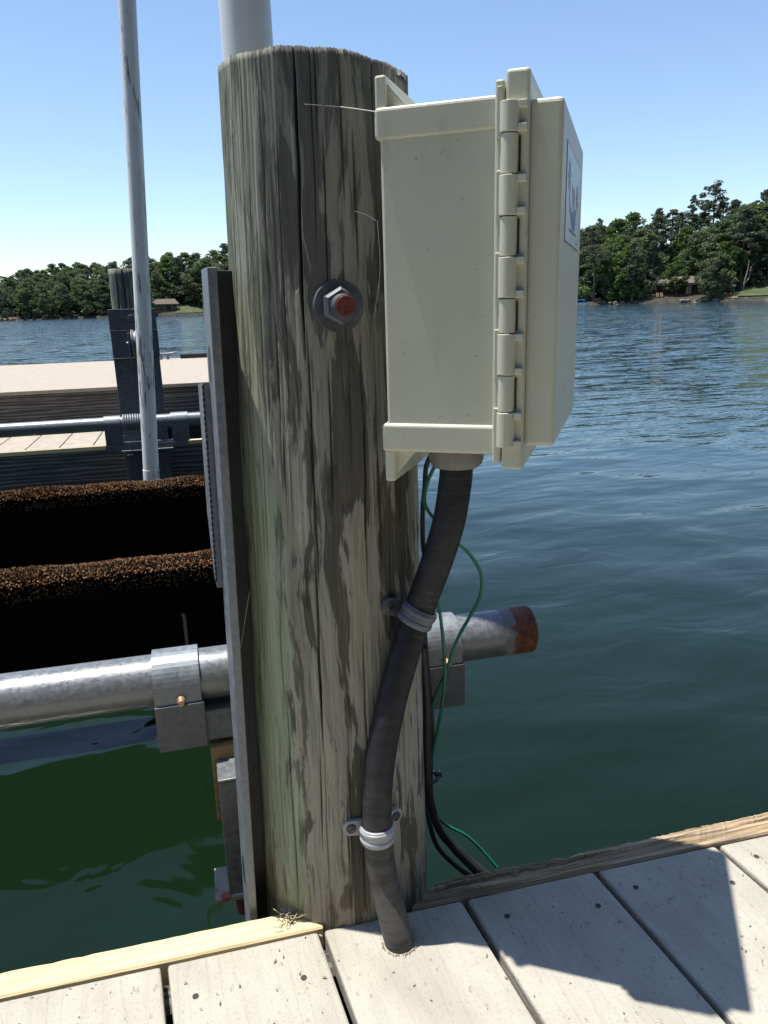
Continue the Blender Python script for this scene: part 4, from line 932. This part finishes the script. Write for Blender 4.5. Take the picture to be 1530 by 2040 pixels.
MB().box(-.121, .121, -.020, -.006, .6402, .6440, .0006).build('lip', 'galvanised pipe', fb)
MB().tube([(-.005, -.006, .705), (-.005, -.016, .705)], [.020, .017], 14).build('bolt', DG, fb)
pu = MB().tube([(-.012, -.045, .575), (-.004, -.045, .575), (.004, -.045, .575), (.012, -.045, .575), (.02, -.045, .575)], [.072, .072, .060, .072, .072], 28).build('pulley', 'galvanised steel', fb)
MB().box(-.030, -.022, -.075, -.018, .48, .63, .001).build('pulley_cheek', 'galvanised steel', fb); MB().tube([(-.04, -.045, .575), (.03, -.045, .575)], .010, 10).build('axle', 'galvanised steel', fb)
FZ = .176; FR = .036; fpm = FP-.30
fpi = lift('lift_pipe', 'thin looking galvanised pipe with wound cable on the far side of the slip', 'pipe', -2.5, fpm, FZ)
MB().cyl((0, 0, 0), (3.6, 0, 0), FR, seg=28).build('tube', 'galvanised pipe', fpi)
u0, u1 = umof(onm(243, 822, fpm))[0]+2.5, umof(onm(287, 822, fpm))[0]+2.5; hp_ = []
nt_ = 9
for i in range(nt_*16+1): t = i/(nt_*16); a = 2*math.pi*nt_*t; hp_.append((u0+(u1-u0)*t, (FR+.005)*math.cos(a), (FR+.005)*math.sin(a)))
MB().tube(hp_, .0062, 6).build('wound_cable', 'galvanised steel', fpi)
for px0, px1, lab in ((205, 238, 'small pipe saddle on the far pipe left of the slim white pole'), (339, 373, 'small pipe saddle on the far pipe right of the slim white pole')):
    a_, b_ = umof(onm(px0, 820, fpm))[0], umof(onm(px1, 820, fpm))[0]; t = lift('pipe_saddle', lab, 'bracket', (a_+b_)/2, fpm, .07, 'saddles on the far lift pipe'); hw = (b_-a_)/2
    MB().tube([(-hw, 0, FZ-.07), (hw, 0, FZ-.07)], FR+.006, 24).build('collar', 'galvanised steel', t); MB().box(-hw, hw, -FR-.006, FR+.006, 0, FZ-.07, .001).build('plate', DG, t)
a_, b_ = umof(onm(207, 850, fpm))[0], umof(onm(372, 850, fpm))[0]; t = lift('support_beam', 'dark steel beam under the far pipe in front of the far piling', 'beam', (a_+b_)/2, fpm, .07)
MB().box(-(b_-a_)/2, (b_-a_)/2, -.05, .05, -.028, -.001, .001).build('beam', DG, t); MB().box(-.13, .13, -.07, .16, -.036, -.029, .001).build('shelf_plate', 'galvanised steel', t)

# ------------------------------------------------------------------ cobwebs and debris
def web(label, pts, r=.00032):
    p0 = Vector(pts[0]); tag(MB().tube([q-p0 for q in spline(pts, 6)], r, 4).build('cobweb_strand', 'cobweb', None, p0), label, 'cobweb', 'cobweb strands on the piling')
web('cobweb strand stretched from the piling to the upper box corner', [oncyl(606, 207, .1005), oncyl(680, 213, .108), onplane(746, 222, wv, KW+.001)])
web('short cobweb strand curling from the piling towards the box side', [oncyl(705, 420, .101), oncyl(730, 428, .103), oncyl(750, 440, .106)])
web('hanging cobweb strand along the back edge of the box', [oncyl(752, 440, .107), oncyl(757, 540, .107), oncyl(745, 632, .104)])
web('faint cobweb strand between the steel upright and the piling', [Vector((.1, .80, .33)), oncyl(497, 1178, .112)], .00026)
db = MB(); r_ = np.random.default_rng(21)
for _ in range(420):
    x = r_.uniform(-.5, .95); y = yin(x)-abs(r_.normal(0, .13)) if r_.random() < .6 else r_.uniform(.25, yin(x)); s = r_.uniform(.0004, .0013)
    if (Vector((x, y, 0))-PILE).length < .116: continue
    a = r_.uniform(0, 6.28); l = s*r_.uniform(1, 3.5); c_, s_ = math.cos(a), math.sin(a)
    db.add([(x-l*c_, y-l*s_, .0016), (x+s*s_, y-s*c_, .0014), (x+l*c_, y+l*s_, .0016), (x-s*s_, y+s*c_, .0018), (x, y, .0016+s*.9)], [(0, 1, 4), (1, 2, 4), (2, 3, 4), (3, 0, 4)])
for _ in range(22):
    x = r_.uniform(-.3, .8); y = yin(x)-abs(r_.normal(0, .16)); a = r_.uniform(0, 6.28); p = Vector((x, y, .002)); pts_ = [p]
    if (p-PILE).length < .12: continue
    for _2 in range(4): a += r_.normal(0, .7); p = p+Vector((math.cos(a)*.004, math.sin(a)*.004, abs(r_.normal(0, .0008)))); pts_.append(p)
    db.tube(spline(pts_, 2), .00025, 4)
q = onz(590, 1822, .004)
for _ in range(60):
    p = q+Vector((r_.normal(0, .011), r_.normal(0, .006), .002)); a = r_.uniform(0, 6.28); pts_ = [p]
    for _2 in range(3): a += r_.normal(0, .9); p = p+Vector((math.cos(a)*.004, math.sin(a)*.004, abs(r_.normal(.001, .002)))); pts_.append(p)
    db.tube(spline(pts_, 2), .0006, 4)
q = onz(795, 1884, .001)
for _ in range(120):
    a = r_.uniform(0, 6.28); p = onz(795, 1876, 0)+Vector((math.cos(a)*(RC+.002+abs(r_.normal(0, .002))), math.sin(a)*(RC+.002+abs(r_.normal(0, .002))), .0012)); s = r_.uniform(.0005, .0012)
    db.add([p+Vector((-s, 0, 0)), p+Vector((0, -s, 0)), p+Vector((s, 0, 0)), p+Vector((0, s, 0)), p+Vector((0, 0, s))], [(0, 1, 4), (1, 2, 4), (2, 3, 4), (3, 0, 4)])
tag(db.build('debris', 'dry debris'), 'dry plant bits and grit scattered over the deck boards', 'debris', kind='stuff')
